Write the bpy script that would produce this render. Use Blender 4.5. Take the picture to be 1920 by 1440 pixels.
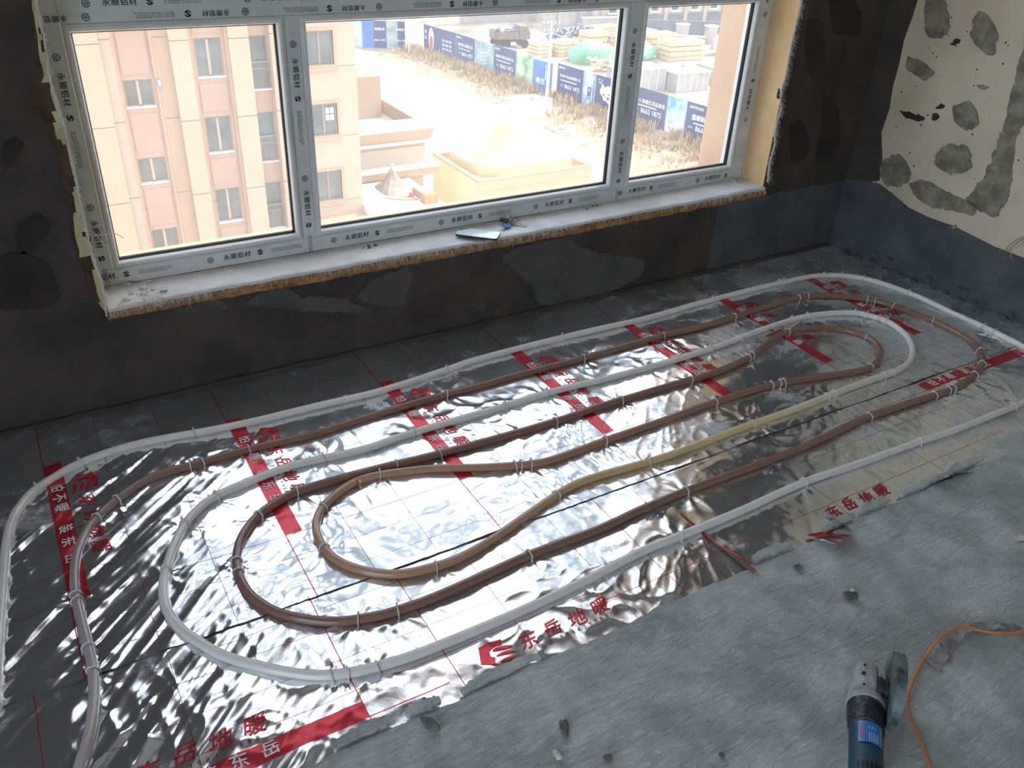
import bpy, bmesh, math, random
import numpy as np
from mathutils import Matrix, Vector, noise as mnoise

scene = bpy.context.scene
COL = scene.collection
for _o in list(bpy.data.objects):
    bpy.data.objects.remove(_o, do_unlink=True)

# ------------------------------------------------------------------ camera
YAW, PITCH, ROLL = [math.radians(a) for a in (31.9, -31.58, 2.9)]
_f = Vector((math.sin(YAW) * math.cos(PITCH), math.cos(YAW) * math.cos(PITCH), math.sin(PITCH)))
_r = Vector((math.cos(YAW), -math.sin(YAW), 0))
_u = _r.cross(_f)
_R = math.cos(ROLL) * _r + math.sin(ROLL) * _u
_U = -math.sin(ROLL) * _r + math.cos(ROLL) * _u
cam_data = bpy.data.cameras.new('camera')
cam_data.sensor_width = 36.0
cam_data.lens = 1598.0 / 1920.0 * 36.0
cam_data.clip_start = 0.02
cam_data.clip_end = 600
cam = bpy.data.objects.new('camera', cam_data)
COL.objects.link(cam)
cam.matrix_world = Matrix(((_R.x, _U.x, -_f.x, 0), (_R.y, _U.y, -_f.y, 0), (_R.z, _U.z, -_f.z, 1.55), (0, 0, 0, 1)))
scene.camera = cam

# ------------------------------------------------------------------ sky, sun, exposure
world = bpy.data.worlds.new('world')
scene.world = world
world.use_nodes = True
_nt = world.node_tree
_nt.nodes.clear()
_out = _nt.nodes.new('ShaderNodeOutputWorld')
_bg = _nt.nodes.new('ShaderNodeBackground')
_sky = _nt.nodes.new('ShaderNodeTexSky')
_sky.sky_type = 'NISHITA'
_sky.sun_disc = False
_sky.sun_elevation = math.radians(36)
_sky.sun_rotation = math.radians(87)
_sky.air_density = 1.0
_sky.dust_density = 3.0
_sky.ozone_density = 1.0
_mixw = _nt.nodes.new('ShaderNodeMix')          # thin white overcast veil over the blue sky
_mixw.data_type = 'RGBA'
_mixw.inputs[0].default_value = 0.45
_mixw.inputs[7].default_value = (8.2, 8.9, 9.8, 1)
_nt.links.new(_sky.outputs[0], _mixw.inputs[6])
_nt.links.new(_mixw.outputs[2], _bg.inputs[0])
_bg.inputs[1].default_value = 0.30
_nt.links.new(_bg.outputs[0], _out.inputs[0])

_sund = bpy.data.lights.new('sun', 'SUN')
_sund.energy = 3.2
_sund.angle = math.radians(0.6)
_sund.color = (1.0, 0.93, 0.82)
sun = bpy.data.objects.new('sun', _sund)
COL.objects.link(sun)
_az, _el = math.radians(3), math.radians(36)     # from the right, almost along the window wall
_sd = Vector((math.cos(_el) * math.cos(_az), math.cos(_el) * math.sin(_az), math.sin(_el)))
sun.rotation_euler = _sd.to_track_quat('Z', 'Y').to_euler()
sun.location = _sd * 80

scene.view_settings.view_transform = 'Standard'
scene.view_settings.look = 'None'
scene.view_settings.gamma = 1.0
scene.view_settings.use_curve_mapping = False
scene.view_settings.exposure = 1.1
scene.cycles.max_bounces = 10
scene.cycles.diffuse_bounces = 6
scene.cycles.glossy_bounces = 5
scene.cycles.transparent_max_bounces = 16
scene.cycles.caustics_reflective = True
scene.cycles.blur_glossy = 0.5
scene.cycles.sample_clamp_indirect = 6.0

# ------------------------------------------------------------------ helpers
RND = random.Random(4)

def lin(r, g, b):
    f = lambda c: (c / 255) / 12.92 if c / 255 <= 0.04045 else (((c / 255) + 0.055) / 1.055) ** 2.4
    return (f(r), f(g), f(b), 1.0)

def mat(name, c1, c2=None, scale=8.0, rough=0.8, metal=0.0, bump=0.0, bscale=60.0, coat=0.0, detail=6.0,
        lo=0.35, hi=0.65, rough2=None, spec=None, alpha=None, trans=0.0, attr=None, gen='Object'):
    m = bpy.data.materials.new(name)
    m.use_nodes = True
    nt = m.node_tree
    b = nt.nodes['Principled BSDF']
    b.inputs['Roughness'].default_value = rough
    b.inputs['Metallic'].default_value = metal
    if coat:
        b.inputs['Coat Weight'].default_value = coat
        b.inputs['Coat Roughness'].default_value = 0.12
    if spec is not None:
        b.inputs['Specular IOR Level'].default_value = spec
    if alpha is not None:
        b.inputs['Alpha'].default_value = alpha
    if trans:
        b.inputs['Transmission Weight'].default_value = trans
    tc = nt.nodes.new('ShaderNodeTexCoord')
    n = nt.nodes.new('ShaderNodeTexNoise')
    n.inputs['Scale'].default_value = scale
    n.inputs['Detail'].default_value = detail
    n.inputs['Roughness'].default_value = 0.6
    nt.links.new(tc.outputs[gen], n.inputs['Vector'])
    rp = nt.nodes.new('ShaderNodeValToRGB')
    rp.color_ramp.elements[0].position = lo
    rp.color_ramp.elements[1].position = hi
    rp.color_ramp.elements[0].color = c1
    rp.color_ramp.elements[1].color = c2 or c1
    nt.links.new(n.outputs['Fac'], rp.inputs[0])
    src = rp.outputs[0]
    if attr:
        a = nt.nodes.new('ShaderNodeAttribute')
        a.attribute_name = attr
        mx = nt.nodes.new('ShaderNodeMix')
        mx.data_type = 'RGBA'
        mx.blend_type = 'MULTIPLY'
        mx.inputs[0].default_value = 1.0
        nt.links.new(a.outputs['Color'], mx.inputs[6])
        nt.links.new(rp.outputs[0], mx.inputs[7])
        src = mx.outputs[2]
    nt.links.new(src, b.inputs['Base Color'])
    if rough2 is not None:
        mr = nt.nodes.new('ShaderNodeMapRange')
        mr.inputs['To Min'].default_value = rough
        mr.inputs['To Max'].default_value = rough2
        mr.inputs['From Min'].default_value = lo
        mr.inputs['From Max'].default_value = hi
        nt.links.new(n.outputs['Fac'], mr.inputs['Value'])
        nt.links.new(mr.outputs[0], b.inputs['Roughness'])
    if bump:
        n2 = nt.nodes.new('ShaderNodeTexNoise')
        n2.inputs['Scale'].default_value = bscale
        n2.inputs['Detail'].default_value = 8
        nt.links.new(tc.outputs[gen], n2.inputs['Vector'])
        bp = nt.nodes.new('ShaderNodeBump')
        bp.inputs['Strength'].default_value = bump
        bp.inputs['Distance'].default_value = 0.6 / bscale
        nt.links.new(n2.outputs['Fac'], bp.inputs['Height'])
        nt.links.new(bp.outputs[0], b.inputs['Normal'])
    return m

def props(o, label=None, cat=None, group=None, kind=None):
    if label: o['label'] = label
    if cat: o['category'] = cat
    if group: o['group'] = group
    if kind: o['kind'] = kind
    return o

def empty(name, loc=(0, 0, 0), rz=0.0, label=None, cat=None, group=None, kind=None):
    o = bpy.data.objects.new(name, None)
    o.empty_display_size = 0.1
    COL.objects.link(o)
    o.location = loc
    o.rotation_euler = (0, 0, rz)
    return props(o, label, cat, group, kind)

def world_of(o):
    m = Matrix.LocRotScale(o.location, o.rotation_euler, None)
    return m if o.parent is None else world_of(o.parent) @ o.matrix_parent_inverse @ m

def link_mesh(name, me, m=None, parent=None, smooth=False, loc=None, rot=None, local=False):
    if m is not None and not me.materials:
        for mm in (m if isinstance(m, (list, tuple)) else [m]):
            me.materials.append(mm)
    if smooth:
        me.polygons.foreach_set('use_smooth', [True] * len(me.polygons))
    o = bpy.data.objects.new(name, me)
    COL.objects.link(o)
    if parent is not None:
        o.parent = parent
        if not local:
            o.matrix_parent_inverse = world_of(parent).inverted()
    if loc is not None:
        o.location = loc
    if rot is not None:
        o.rotation_euler = rot
    return o

class MB:
    """collects geometry for ONE mesh object (coordinates local to the parent)"""
    def __init__(s):
        s.v, s.f, s.mi = [], [], []
    def add(s, vs, fs, mi=0):
        k = len(s.v)
        s.v += [tuple(p) for p in vs]
        for f in fs:
            s.f.append(tuple(k + i for i in f))
            s.mi.append(mi)
        return s
    def box(s, x0, x1, y0, y1, z0, z1, mi=0):
        v = [(x, y, z) for z in (z0, z1) for y in (y0, y1) for x in (x0, x1)]
        return s.add(v, [(0, 2, 3, 1), (4, 5, 7, 6), (0, 1, 5, 4), (2, 6, 7, 3), (0, 4, 6, 2), (1, 3, 7, 5)], mi)
    def obox(s, c, size, rz=0, ry=0, rx=0, mi=0):
        M = Matrix.Rotation(rz, 3, 'Z') @ Matrix.Rotation(ry, 3, 'Y') @ Matrix.Rotation(rx, 3, 'X')
        hx, hy, hz = [q / 2 for q in size]
        v = [Vector(c) + M @ Vector((x, y, z)) for z in (-hz, hz) for y in (-hy, hy) for x in (-hx, hx)]
        return s.add(v, [(0, 2, 3, 1), (4, 5, 7, 6), (0, 1, 5, 4), (2, 6, 7, 3), (0, 4, 6, 2), (1, 3, 7, 5)], mi)
    def prism(s, poly, fn, d0, d1, mi=0):
        """poly 2D points; fn(u, v, d) -> 3D; extruded from d0 to d1"""
        n = len(poly)
        v = [fn(u, w, d0) for u, w in poly] + [fn(u, w, d1) for u, w in poly]
        f = [tuple(range(n))[::-1], tuple(range(n, 2 * n))]
        f += [(i, (i + 1) % n, n + (i + 1) % n, n + i) for i in range(n)]
        return s.add(v, f, mi)
    def tube(s, pts, r, seg=8, cap=True, mi=0):
        pts = [Vector(p) for p in pts]
        n = len(pts)
        rr = r if isinstance(r, (list, tuple)) else [r] * n
        t0 = (pts[1] - pts[0]).normalized()
        ref = Vector((0, 0, 1)) if abs(t0.z) < 0.9 else Vector((1, 0, 0))
        nn = t0.cross(ref).normalized()
        rings = []
        for i in range(n):
            t = (pts[min(i + 1, n - 1)] - pts[max(i - 1, 0)])
            t = t.normalized() if t.length > 1e-9 else t0
            nn = (nn - t * nn.dot(t))
            nn = nn.normalized() if nn.length > 1e-9 else t.orthogonal().normalized()
            bb = t.cross(nn)
            rings += [pts[i] + (nn * math.cos(2 * math.pi * k / seg) + bb * math.sin(2 * math.pi * k / seg)) * rr[i] for k in range(seg)]
        f = [(i * seg + k, i * seg + (k + 1) % seg, (i + 1) * seg + (k + 1) % seg, (i + 1) * seg + k) for i in range(n - 1) for k in range(seg)]
        if cap:
            f += [tuple(range(seg))[::-1], tuple((n - 1) * seg + k for k in range(seg))]
        return s.add(rings, f, mi)
    def cyl(s, a, b, r, seg=16, r2=None, mi=0):
        return s.tube([a, b], [r, r if r2 is None else r2], seg, True, mi)
    def lathe(s, prof, fn, seg=24, mi=0):
        """prof [(r, h)]; fn(x, y, h) -> 3D"""
        n = len(prof)
        v = [fn(r * math.cos(2 * math.pi * k / seg), r * math.sin(2 * math.pi * k / seg), h) for r, h in prof for k in range(seg)]
        f = [(i * seg + k, i * seg + (k + 1) % seg, (i + 1) * seg + (k + 1) % seg, (i + 1) * seg + k) for i in range(n - 1) for k in range(seg)]
        f += [tuple(range(seg))[::-1], tuple((n - 1) * seg + k for k in range(seg))]
        return s.add(v, f, mi)
    def rock(s, c, size, seed=0, sub=1, jit=0.25, rz=0, mi=0):
        bm = bmesh.new()
        bmesh.ops.create_icosphere(bm, subdivisions=sub, radius=0.5)
        R = random.Random(seed)
        off = Vector((R.uniform(0, 99), R.uniform(0, 99), R.uniform(0, 99)))
        M = Matrix.Rotation(rz, 3, 'Z')
        vs = []
        for q in bm.verts:
            k = 1 + jit * 2 * (mnoise.noise(q.co * 2.2 + off))
            p = Vector((q.co.x * size[0] * k, q.co.y * size[1] * k, q.co.z * size[2] * k))
            vs.append(Vector(c) + M @ p)
        fs = [tuple(q.index for q in f.verts) for f in bm.faces]
        bm.free()
        return s.add(vs, fs, mi)
    def mesh(s, name):
        me = bpy.data.meshes.new(name)
        me.from_pydata(s.v, [], s.f)
        if any(s.mi):
            me.polygons.foreach_set('material_index', s.mi)
        me.update()
        return me
    def build(s, name, m, parent=None, smooth=False, bevel=0.0, seg=2, loc=None, rot=None, fix=True, local=False):
        me = s.mesh(name)
        if fix:
            bm = bmesh.new(); bm.from_mesh(me)
            bmesh.ops.recalc_face_normals(bm, faces=bm.faces)
            bm.to_mesh(me); bm.free()
        o = link_mesh(name, me, m, parent, smooth, loc, rot, local)
        if bevel:
            b = o.modifiers.new('bevel', 'BEVEL')
            b.width = bevel
            b.segments = seg
            b.limit_method = 'ANGLE'
            b.angle_limit = math.radians(35)
        return o

def text_geo(body, size, res=2, sx=1.0, spacing=1.0):
    """(verts2D, faces) of a line of lettering centred on the origin"""
    c = bpy.data.curves.new('lettering', 'FONT')
    c.body = body
    c.size = size
    c.resolution_u = res
    c.align_x = 'CENTER'
    c.align_y = 'CENTER'
    c.space_character = spacing
    o = bpy.data.objects.new('lettering', c)
    COL.objects.link(o)
    dg = bpy.context.evaluated_depsgraph_get()
    me = bpy.data.meshes.new_from_object(o.evaluated_get(dg))
    v = [(p.co.x * sx, p.co.y) for p in me.vertices]
    f = [tuple(q.vertices) for q in me.polygons]
    bpy.data.objects.remove(o, do_unlink=True)
    bpy.data.curves.remove(c)
    bpy.data.meshes.remove(me)
    return v, f

_tcache = {}
def lettering(mb, body, size, fn, spacing=1.0, mi=0, res=2, weight=0.0):
    """lettering laid on a surface through fn(u, v) -> 3D"""
    key = (body, size, spacing, res)
    if key not in _tcache:
        _tcache[key] = text_geo(body, size, res, 1.0, spacing)
    v, f = _tcache[key]
    offs = [(0, 0)] if not weight else [(-weight, 0), (weight, 0), (0, -weight * .6), (0, weight * .6)]
    for k, (a, b) in enumerate(offs):
        mb.add([fn(x + a, y + b, k) for x, y in v], f, mi)

def ring2d(mb, cx, cy, r0, r1, fn, n=18, mi=0):
    v = [fn(cx + r * math.cos(2 * math.pi * i / n), cy + r * math.sin(2 * math.pi * i / n), 0) for r in (r0, r1) for i in range(n)]
    mb.add(v, [(i, (i + 1) % n, n + (i + 1) % n, n + i) for i in range(n)], mi)

def bar2d(mb, x0, y0, x1, y1, w, fn, mi=0):
    d = Vector((x1 - x0, y1 - y0)); nrm = Vector((-d.y, d.x)).normalized() * w / 2
    mb.add([fn(x0 + nrm.x, y0 + nrm.y, 0), fn(x1 + nrm.x, y1 + nrm.y, 0), fn(x1 - nrm.x, y1 - nrm.y, 0), fn(x0 - nrm.x, y0 - nrm.y, 0)], [(0, 1, 2, 3)], mi)

def smooth_path(pts, step):
    """Catmull-Rom through pts, resampled at about step"""
    P = [np.array(p, float) for p in pts]
    P = [2 * P[0] - P[1]] + P + [2 * P[-1] - P[-2]]
    out = []
    for i in range(1, len(P) - 2):
        a, b, c, d = P[i - 1:i + 3]
        n = max(2, int(np.linalg.norm(c - b) / step))
        for k in range(n):
            t = k / n
            out.append(0.5 * ((2 * b) + (-a + c) * t + (2 * a - 5 * b + 4 * c - d) * t * t + (-a + 3 * b - 3 * c + d) * t ** 3))
    out.append(P[-2])
    return out

# gradient noise on arrays, used for every relief that is real geometry
_pr = np.random.RandomState(11)
_perm = _pr.permutation(512)
_ang = _pr.uniform(0, 2 * np.pi, 512)
def pnoise(x, y):
    x = np.asarray(x, float); y = np.asarray(y, float)
    xi = np.floor(x).astype(int); yi = np.floor(y).astype(int)
    xf = x - xi; yf = y - yi
    def g(ix, iy, dx, dy):
        a = _ang[_perm[(ix + _perm[iy & 511]) & 511]]
        return np.cos(a) * dx + np.sin(a) * dy
    u = xf ** 3 * (xf * (xf * 6 - 15) + 10); v = yf ** 3 * (yf * (yf * 6 - 15) + 10)
    n00 = g(xi, yi, xf, yf); n10 = g(xi + 1, yi, xf - 1, yf)
    n01 = g(xi, yi + 1, xf, yf - 1); n11 = g(xi + 1, yi + 1, xf - 1, yf - 1)
    return (n00 * (1 - u) + n10 * u) * (1 - v) + (n01 * (1 - u) + n11 * u) * v
def fbm(x, y, o=4):
    s = 0; a = 1.0
    for k in range(o):
        s = s + a * pnoise(x * 2 ** k + 17 * k, y * 2 ** k + 9 * k); a *= 0.5
    return s

def grid_object(name, X, Y, Z, mats, parent=None, smooth=True, mi=None, keep=None):
    """regular (possibly uneven) grid as one mesh; keep masks cells"""
    ny, nx = X.shape
    vs = np.stack([X, Y, Z], -1).reshape(-1, 3)
    idx = np.arange(ny * nx).reshape(ny, nx)
    f = np.stack([idx[:-1, :-1], idx[:-1, 1:], idx[1:, 1:], idx[1:, :-1]], -1).reshape(-1, 4)
    m = None if mi is None else mi.reshape(-1)
    if keep is not None:
        f = f[keep.reshape(-1)]
        if m is not None: m = m[keep.reshape(-1)]
    me = bpy.data.meshes.new(name)
    me.vertices.add(len(vs)); me.vertices.foreach_set('co', vs.ravel())
    me.loops.add(f.size); me.loops.foreach_set('vertex_index', f.ravel().astype(np.int32))
    me.polygons.add(len(f)); me.polygons.foreach_set('loop_start', np.arange(0, f.size, 4, dtype=np.int32))
    me.update(calc_edges=True)
    me.validate()
    if m is not None:
        me.polygons.foreach_set('material_index', m.astype(np.int32))
    return link_mesh(name, me, mats, parent, smooth)
PIPE_A = [(-0.283, 1.495), (-0.27, 1.65), (-0.256, 1.778), (-0.244, 1.888), (-0.233, 1.987), (-0.22, 2.07), (-0.205, 2.128), (-0.185, 2.172), (-0.149, 2.225), (-0.095, 2.264), (-0.021, 2.304), (0.082, 2.325), (0.175, 2.326), (0.318, 2.307), (0.468, 2.293), (0.683, 2.288), (0.9, 2.282), (1.163, 2.309), (1.306, 2.326), (1.668, 2.329), (2.059, 2.318), (2.425, 2.332), (2.839, 2.331), (3.061, 2.302), (3.204, 2.198), (3.265, 2.005), (3.268, 1.782), (3.272, 1.633), (3.265, 1.483)]
PIPE_B = [(2.821, 1.221), (2.486, 1.224), (2.32, 1.234), (2.025, 1.245), (1.82, 1.256), (1.554, 1.246), (1.333, 1.244), (1.198, 1.244), (0.985, 1.224), (0.786, 1.214), (0.608, 1.213), (0.499, 1.218), (0.401, 1.234), (0.323, 1.265), (0.262, 1.31), (0.205, 1.364), (0.162, 1.411), (0.123, 1.475), (0.093, 1.543), (0.079, 1.619), (0.086, 1.689), (0.104, 1.746), (0.137, 1.82), (0.183, 1.897), (0.233, 1.947), (0.285, 1.977), (0.385, 2.0), (0.525, 2.016), (0.727, 1.999), (0.898, 2.011), (1.136, 2.012), (1.397, 2.019), (1.668, 2.006), (1.968, 2.002), (2.231, 2.018), (2.389, 2.034), (2.656, 2.043), (2.849, 1.993), (2.921, 1.926), (2.943, 1.843), (2.906, 1.734), (2.831, 1.652), (2.739, 1.597), (2.623, 1.572), (2.495, 1.573), (2.279, 1.565), (2.062, 1.558), (1.866, 1.558), (1.588, 1.548), (1.448, 1.552), (1.284, 1.563), (1.192, 1.56), (1.09, 1.534), (0.904, 1.476), (0.79, 1.449), (0.7, 1.446), (0.609, 1.464), (0.539, 1.512), (0.492, 1.575), (0.475, 1.642), (0.478, 1.705), (0.493, 1.75), (0.529, 1.799), (0.593, 1.842), (0.653, 1.865)]
PIPE_C = [(0.653, 1.865), (0.722, 1.861), (0.863, 1.82), (0.998, 1.759), (1.125, 1.709), (1.221, 1.693), (1.412, 1.701), (1.58, 1.705), (1.879, 1.715), (2.139, 1.709), (2.347, 1.671), (2.486, 1.64), (2.571, 1.636), (2.655, 1.665), (2.714, 1.709), (2.747, 1.764), (2.751, 1.824), (2.723, 1.882), (2.659, 1.938), (2.577, 1.968), (2.495, 1.978), (2.382, 1.955), (2.247, 1.905), (2.137, 1.88), (1.964, 1.864), (1.857, 1.869), (1.569, 1.87), (1.33, 1.862), (1.058, 1.868), (0.89, 1.876), (0.735, 1.891), (0.585, 1.898), (0.485, 1.895), (0.433, 1.879), (0.38, 1.856), (0.333, 1.819), (0.292, 1.765), (0.265, 1.697), (0.257, 1.636), (0.261, 1.577), (0.276, 1.533), (0.299, 1.488), (0.341, 1.442), (0.408, 1.394), (0.481, 1.369), (0.555, 1.356), (0.678, 1.354), (0.932, 1.371), (1.157, 1.37), (1.304, 1.381), (1.476, 1.388), (1.685, 1.386), (1.959, 1.388), (2.291, 1.41), (2.615, 1.397), (2.761, 1.4), (2.91, 1.43), (3.011, 1.477), (3.09, 1.554), (3.118, 1.632), (3.126, 1.775), (3.089, 1.944), (3.043, 2.028), (2.944, 2.121), (2.804, 2.181), (2.61, 2.183), (2.41, 2.171), (2.226, 2.162), (2.027, 2.17), (1.631, 2.163), (1.352, 2.167), (1.217, 2.162), (1.09, 2.165), (0.847, 2.157), (0.619, 2.142), (0.425, 2.153), (0.272, 2.151), (0.141, 2.143), (0.044, 2.086), (-0.015, 2.03), (-0.051, 1.975), (-0.08, 1.898), (-0.095, 1.814), (-0.099, 1.738), (-0.098, 1.645), (-0.096, 1.577), (-0.096, 1.504), (-0.104, 1.434), (-0.117, 1.373), (-0.131, 1.327), (-0.152, 1.275), (-0.174, 1.208)]
CLIPS = [(-0.136, 2.226), (-0.016, 2.31), (0.309, 2.312), (1.163, 2.309), (1.668, 2.329), (2.425, 2.332), (2.815, 2.33), (2.85, 2.326), (3.061, 2.302), (3.128, 2.265), (3.2, 2.2), (3.265, 2.005), (3.275, 1.642), (3.277, 1.605), (2.807, 1.224), (2.32, 1.234), (1.82, 1.256), (1.333, 1.244), (0.444, 1.227), (0.377, 1.24), (0.351, 1.251), (0.102, 1.736), (0.183, 1.897), (0.276, 1.971), (0.6, 2.01), (0.902, 2.012), (1.228, 2.012), (1.397, 2.019), (1.824, 2.004), (2.118, 2.009), (2.294, 2.026), (2.598, 2.039), (2.674, 2.039), (2.879, 1.968), (2.906, 1.939), (2.93, 1.896), (2.938, 1.865), (2.562, 1.569), (2.602, 1.57), (2.26, 1.562), (2.289, 1.564), (1.905, 1.559), (1.462, 1.554), (1.132, 1.547), (0.705, 1.446), (0.474, 1.643), (0.529, 1.796), (0.727, 1.858), (1.09, 1.721), (1.112, 1.712), (1.135, 1.707), (1.407, 1.704), (1.882, 1.714), (2.133, 1.708), (2.17, 1.706), (2.19, 1.7), (2.578, 1.637), (2.75, 1.81), (2.501, 1.975), (2.208, 1.893), (2.236, 1.902), (1.909, 1.867), (1.599, 1.87), (1.337, 1.862), (0.919, 1.874), (0.782, 1.884), (0.484, 1.895), (0.359, 1.84), (0.264, 1.693), (0.259, 1.66), (0.457, 1.376), (0.555, 1.356), (0.935, 1.371), (1.481, 1.389), (2.284, 1.41), (2.615, 1.397), (2.691, 1.399), (2.716, 1.399), (2.881, 1.424), (2.977, 1.458), (3.07, 1.531), (3.124, 1.781), (3.087, 1.945), (3.056, 2.01), (3.03, 2.045), (2.829, 2.175), (2.774, 2.184), (2.394, 2.173), (2.035, 2.17), (1.648, 2.163), (1.1, 2.164), (0.421, 2.152), (0.281, 2.152), (0.257, 2.15), (0.039, 2.081), (-0.011, 2.035), (-0.097, 1.767), (-0.099, 1.738), (-0.095, 1.58), (-0.097, 1.498)]
RIGHT_PATCHES = [[(2.295, 1.082), (2.286, 1.049), (2.292, 1.018), (2.314, 1.004), (2.339, 0.993), (2.369, 1.005), (2.39, 1.036), (2.404, 1.066), (2.41, 1.097), (2.411, 1.131), (2.387, 1.143), (2.361, 1.143), (2.334, 1.14), (2.314, 1.109)], [(2.098, 1.072), (2.075, 1.04), (2.078, 1.015), (2.077, 0.987), (2.095, 0.975), (2.125, 0.987), (2.155, 1.001), (2.185, 1.029), (2.193, 1.062), (2.199, 1.088), (2.195, 1.11), (2.178, 1.12), (2.153, 1.116), (2.125, 1.097)], [(2.426, 0.907), (2.377, 0.908), (2.327, 0.888), (2.292, 0.868), (2.323, 0.831), (2.371, 0.846), (2.421, 0.862)], [(2.396, 0.689), (2.346, 0.691), (2.275, 0.686), (2.3, 0.669), (2.36, 0.67)], [(2.069, 0.763), (2.052, 0.74), (2.048, 0.714), (2.057, 0.692), (2.082, 0.687), (2.105, 0.686), (2.129, 0.694), (2.151, 0.71), (2.16, 0.734), (2.167, 0.759), (2.154, 0.776), (2.136, 0.786), (2.114, 0.792), (2.09, 0.781)], [(2.03, 0.578), (2.02, 0.552), (2.039, 0.527), (2.064, 0.508), (2.097, 0.494), (2.131, 0.501), (2.164, 0.511), (2.178, 0.538), (2.177, 0.566), (2.165, 0.593), (2.133, 0.609), (2.102, 0.617), (2.065, 0.623), (2.042, 0.602)], [(2.269, 0.457), (2.263, 0.425), (2.278, 0.396), (2.301, 0.375), (2.331, 0.365), (2.365, 0.367), (2.393, 0.387), (2.412, 0.416), (2.414, 0.451), (2.397, 0.479), (2.375, 0.502), (2.344, 0.511), (2.314, 0.498), (2.291, 0.48)], [(2.259, 0.404), (2.195, 0.439), (2.112, 0.425), (2.041, 0.415), (1.946, 0.408), (1.948, 0.362), (2.03, 0.354), (2.122, 0.338), (2.209, 0.358)], [(1.971, 1.045), (1.967, 0.932), (1.95, 0.77), (1.947, 0.639), (1.962, 0.506), (1.995, 0.416), (1.94, 0.392), (1.858, 0.388), (1.835, 0.483), (1.869, 0.626), (1.886, 0.72), (1.877, 0.787)], [(2.258, 0.989), (2.246, 1.006), (2.226, 1.012), (2.23, 0.998), (2.247, 0.982)], [(2.243, 0.74), (2.231, 0.754), (2.208, 0.757), (2.217, 0.742), (2.235, 0.732)], [(2.212, 0.703), (2.211, 0.695), (2.216, 0.689), (2.22, 0.683), (2.228, 0.682), (2.235, 0.684), (2.242, 0.688), (2.245, 0.695), (2.246, 0.703), (2.244, 0.71), (2.238, 0.713), (2.231, 0.717), (2.223, 0.715), (2.218, 0.709)], [(2.096, 0.855), (2.077, 0.863), (2.05, 0.861), (2.06, 0.851), (2.086, 0.849)], [(1.996, 0.295), (1.996, 0.291), (1.999, 0.287), (2.004, 0.284), (2.009, 0.281), (2.014, 0.282), (2.018, 0.284), (2.022, 0.287), (2.021, 0.291), (2.018, 0.295), (2.015, 0.299), (2.009, 0.3), (2.004, 0.3), (1.998, 0.299)]]
RIGHT_BAND = [(2.559, 0.332), (2.485, 0.352), (2.399, 0.362), (2.328, 0.34), (2.232, 0.303), (2.136, 0.291), (2.009, 0.291), (1.91, 0.278), (1.815, 0.266), (1.735, 0.264), (1.639, 0.259)]
RIGHT_CORNER = [(2.403, 0.375), (2.419, 0.477), (2.456, 0.579), (2.448, 0.69), (2.46, 0.776), (2.459, 0.871), (2.466, 0.971), (2.456, 1.063), (2.453, 1.127), (2.46, 1.22), (2.476, 1.354)]
WINDOW_PATCHES = [[(1.523, 0.282), (1.616, 0.298), (1.793, 0.3), (1.919, 0.237), (2.092, 0.173), (2.226, 0.127), (2.216, 0.062), (2.092, 0.023), (2.004, 0.005), (1.887, -0.007), (1.723, 0.028), (1.681, 0.097), (1.661, 0.126), (1.623, 0.175), (1.55, 0.238)], [(0.552, 0.278), (0.625, 0.308), (0.703, 0.303), (0.765, 0.258), (0.867, 0.237), (0.978, 0.168), (0.829, 0.191), (0.696, 0.236)], [(0.937, 0.222), (1.013, 0.282), (1.079, 0.291), (1.151, 0.3), (1.141, 0.211), (1.113, 0.162), (1.045, 0.169)], [(0.417, 0.323), (0.465, 0.32), (0.509, 0.283), (0.483, 0.275)], [(1.432, 0.09), (1.453, 0.094), (1.464, 0.067), (1.45, 0.057)], [(-0.076, 0.561), (-0.022, 0.567), (0.032, 0.509), (0.037, 0.407), (-0.036, 0.388), (-0.11, 0.421)], [(0.002, 0.861), (0.037, 0.878), (0.049, 0.849), (0.007, 0.804), (-0.017, 0.8)], [(-0.018, 0.644), (0.04, 0.666), (0.062, 0.616), (0.003, 0.563), (-0.032, 0.584)], [(2.944, 0.616), (2.999, 0.645), (3.073, 0.568), (3.09, 0.483), (3.008, 0.457)], [(3.117, 0.736), (3.19, 0.719), (3.272, 0.584), (3.262, 0.464), (3.162, 0.451), (3.14, 0.62)], [(2.852, 0.487), (2.954, 0.58), (3.04, 0.513), (3.108, 0.457), (2.964, 0.438)], [(2.917, 1.055), (2.999, 1.042), (3.065, 0.893), (3.028, 0.81), (2.945, 0.921)], [(3.077, 0.998), (3.217, 0.971), (3.243, 1.033), (3.108, 1.179), (2.998, 1.181)]]
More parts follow.
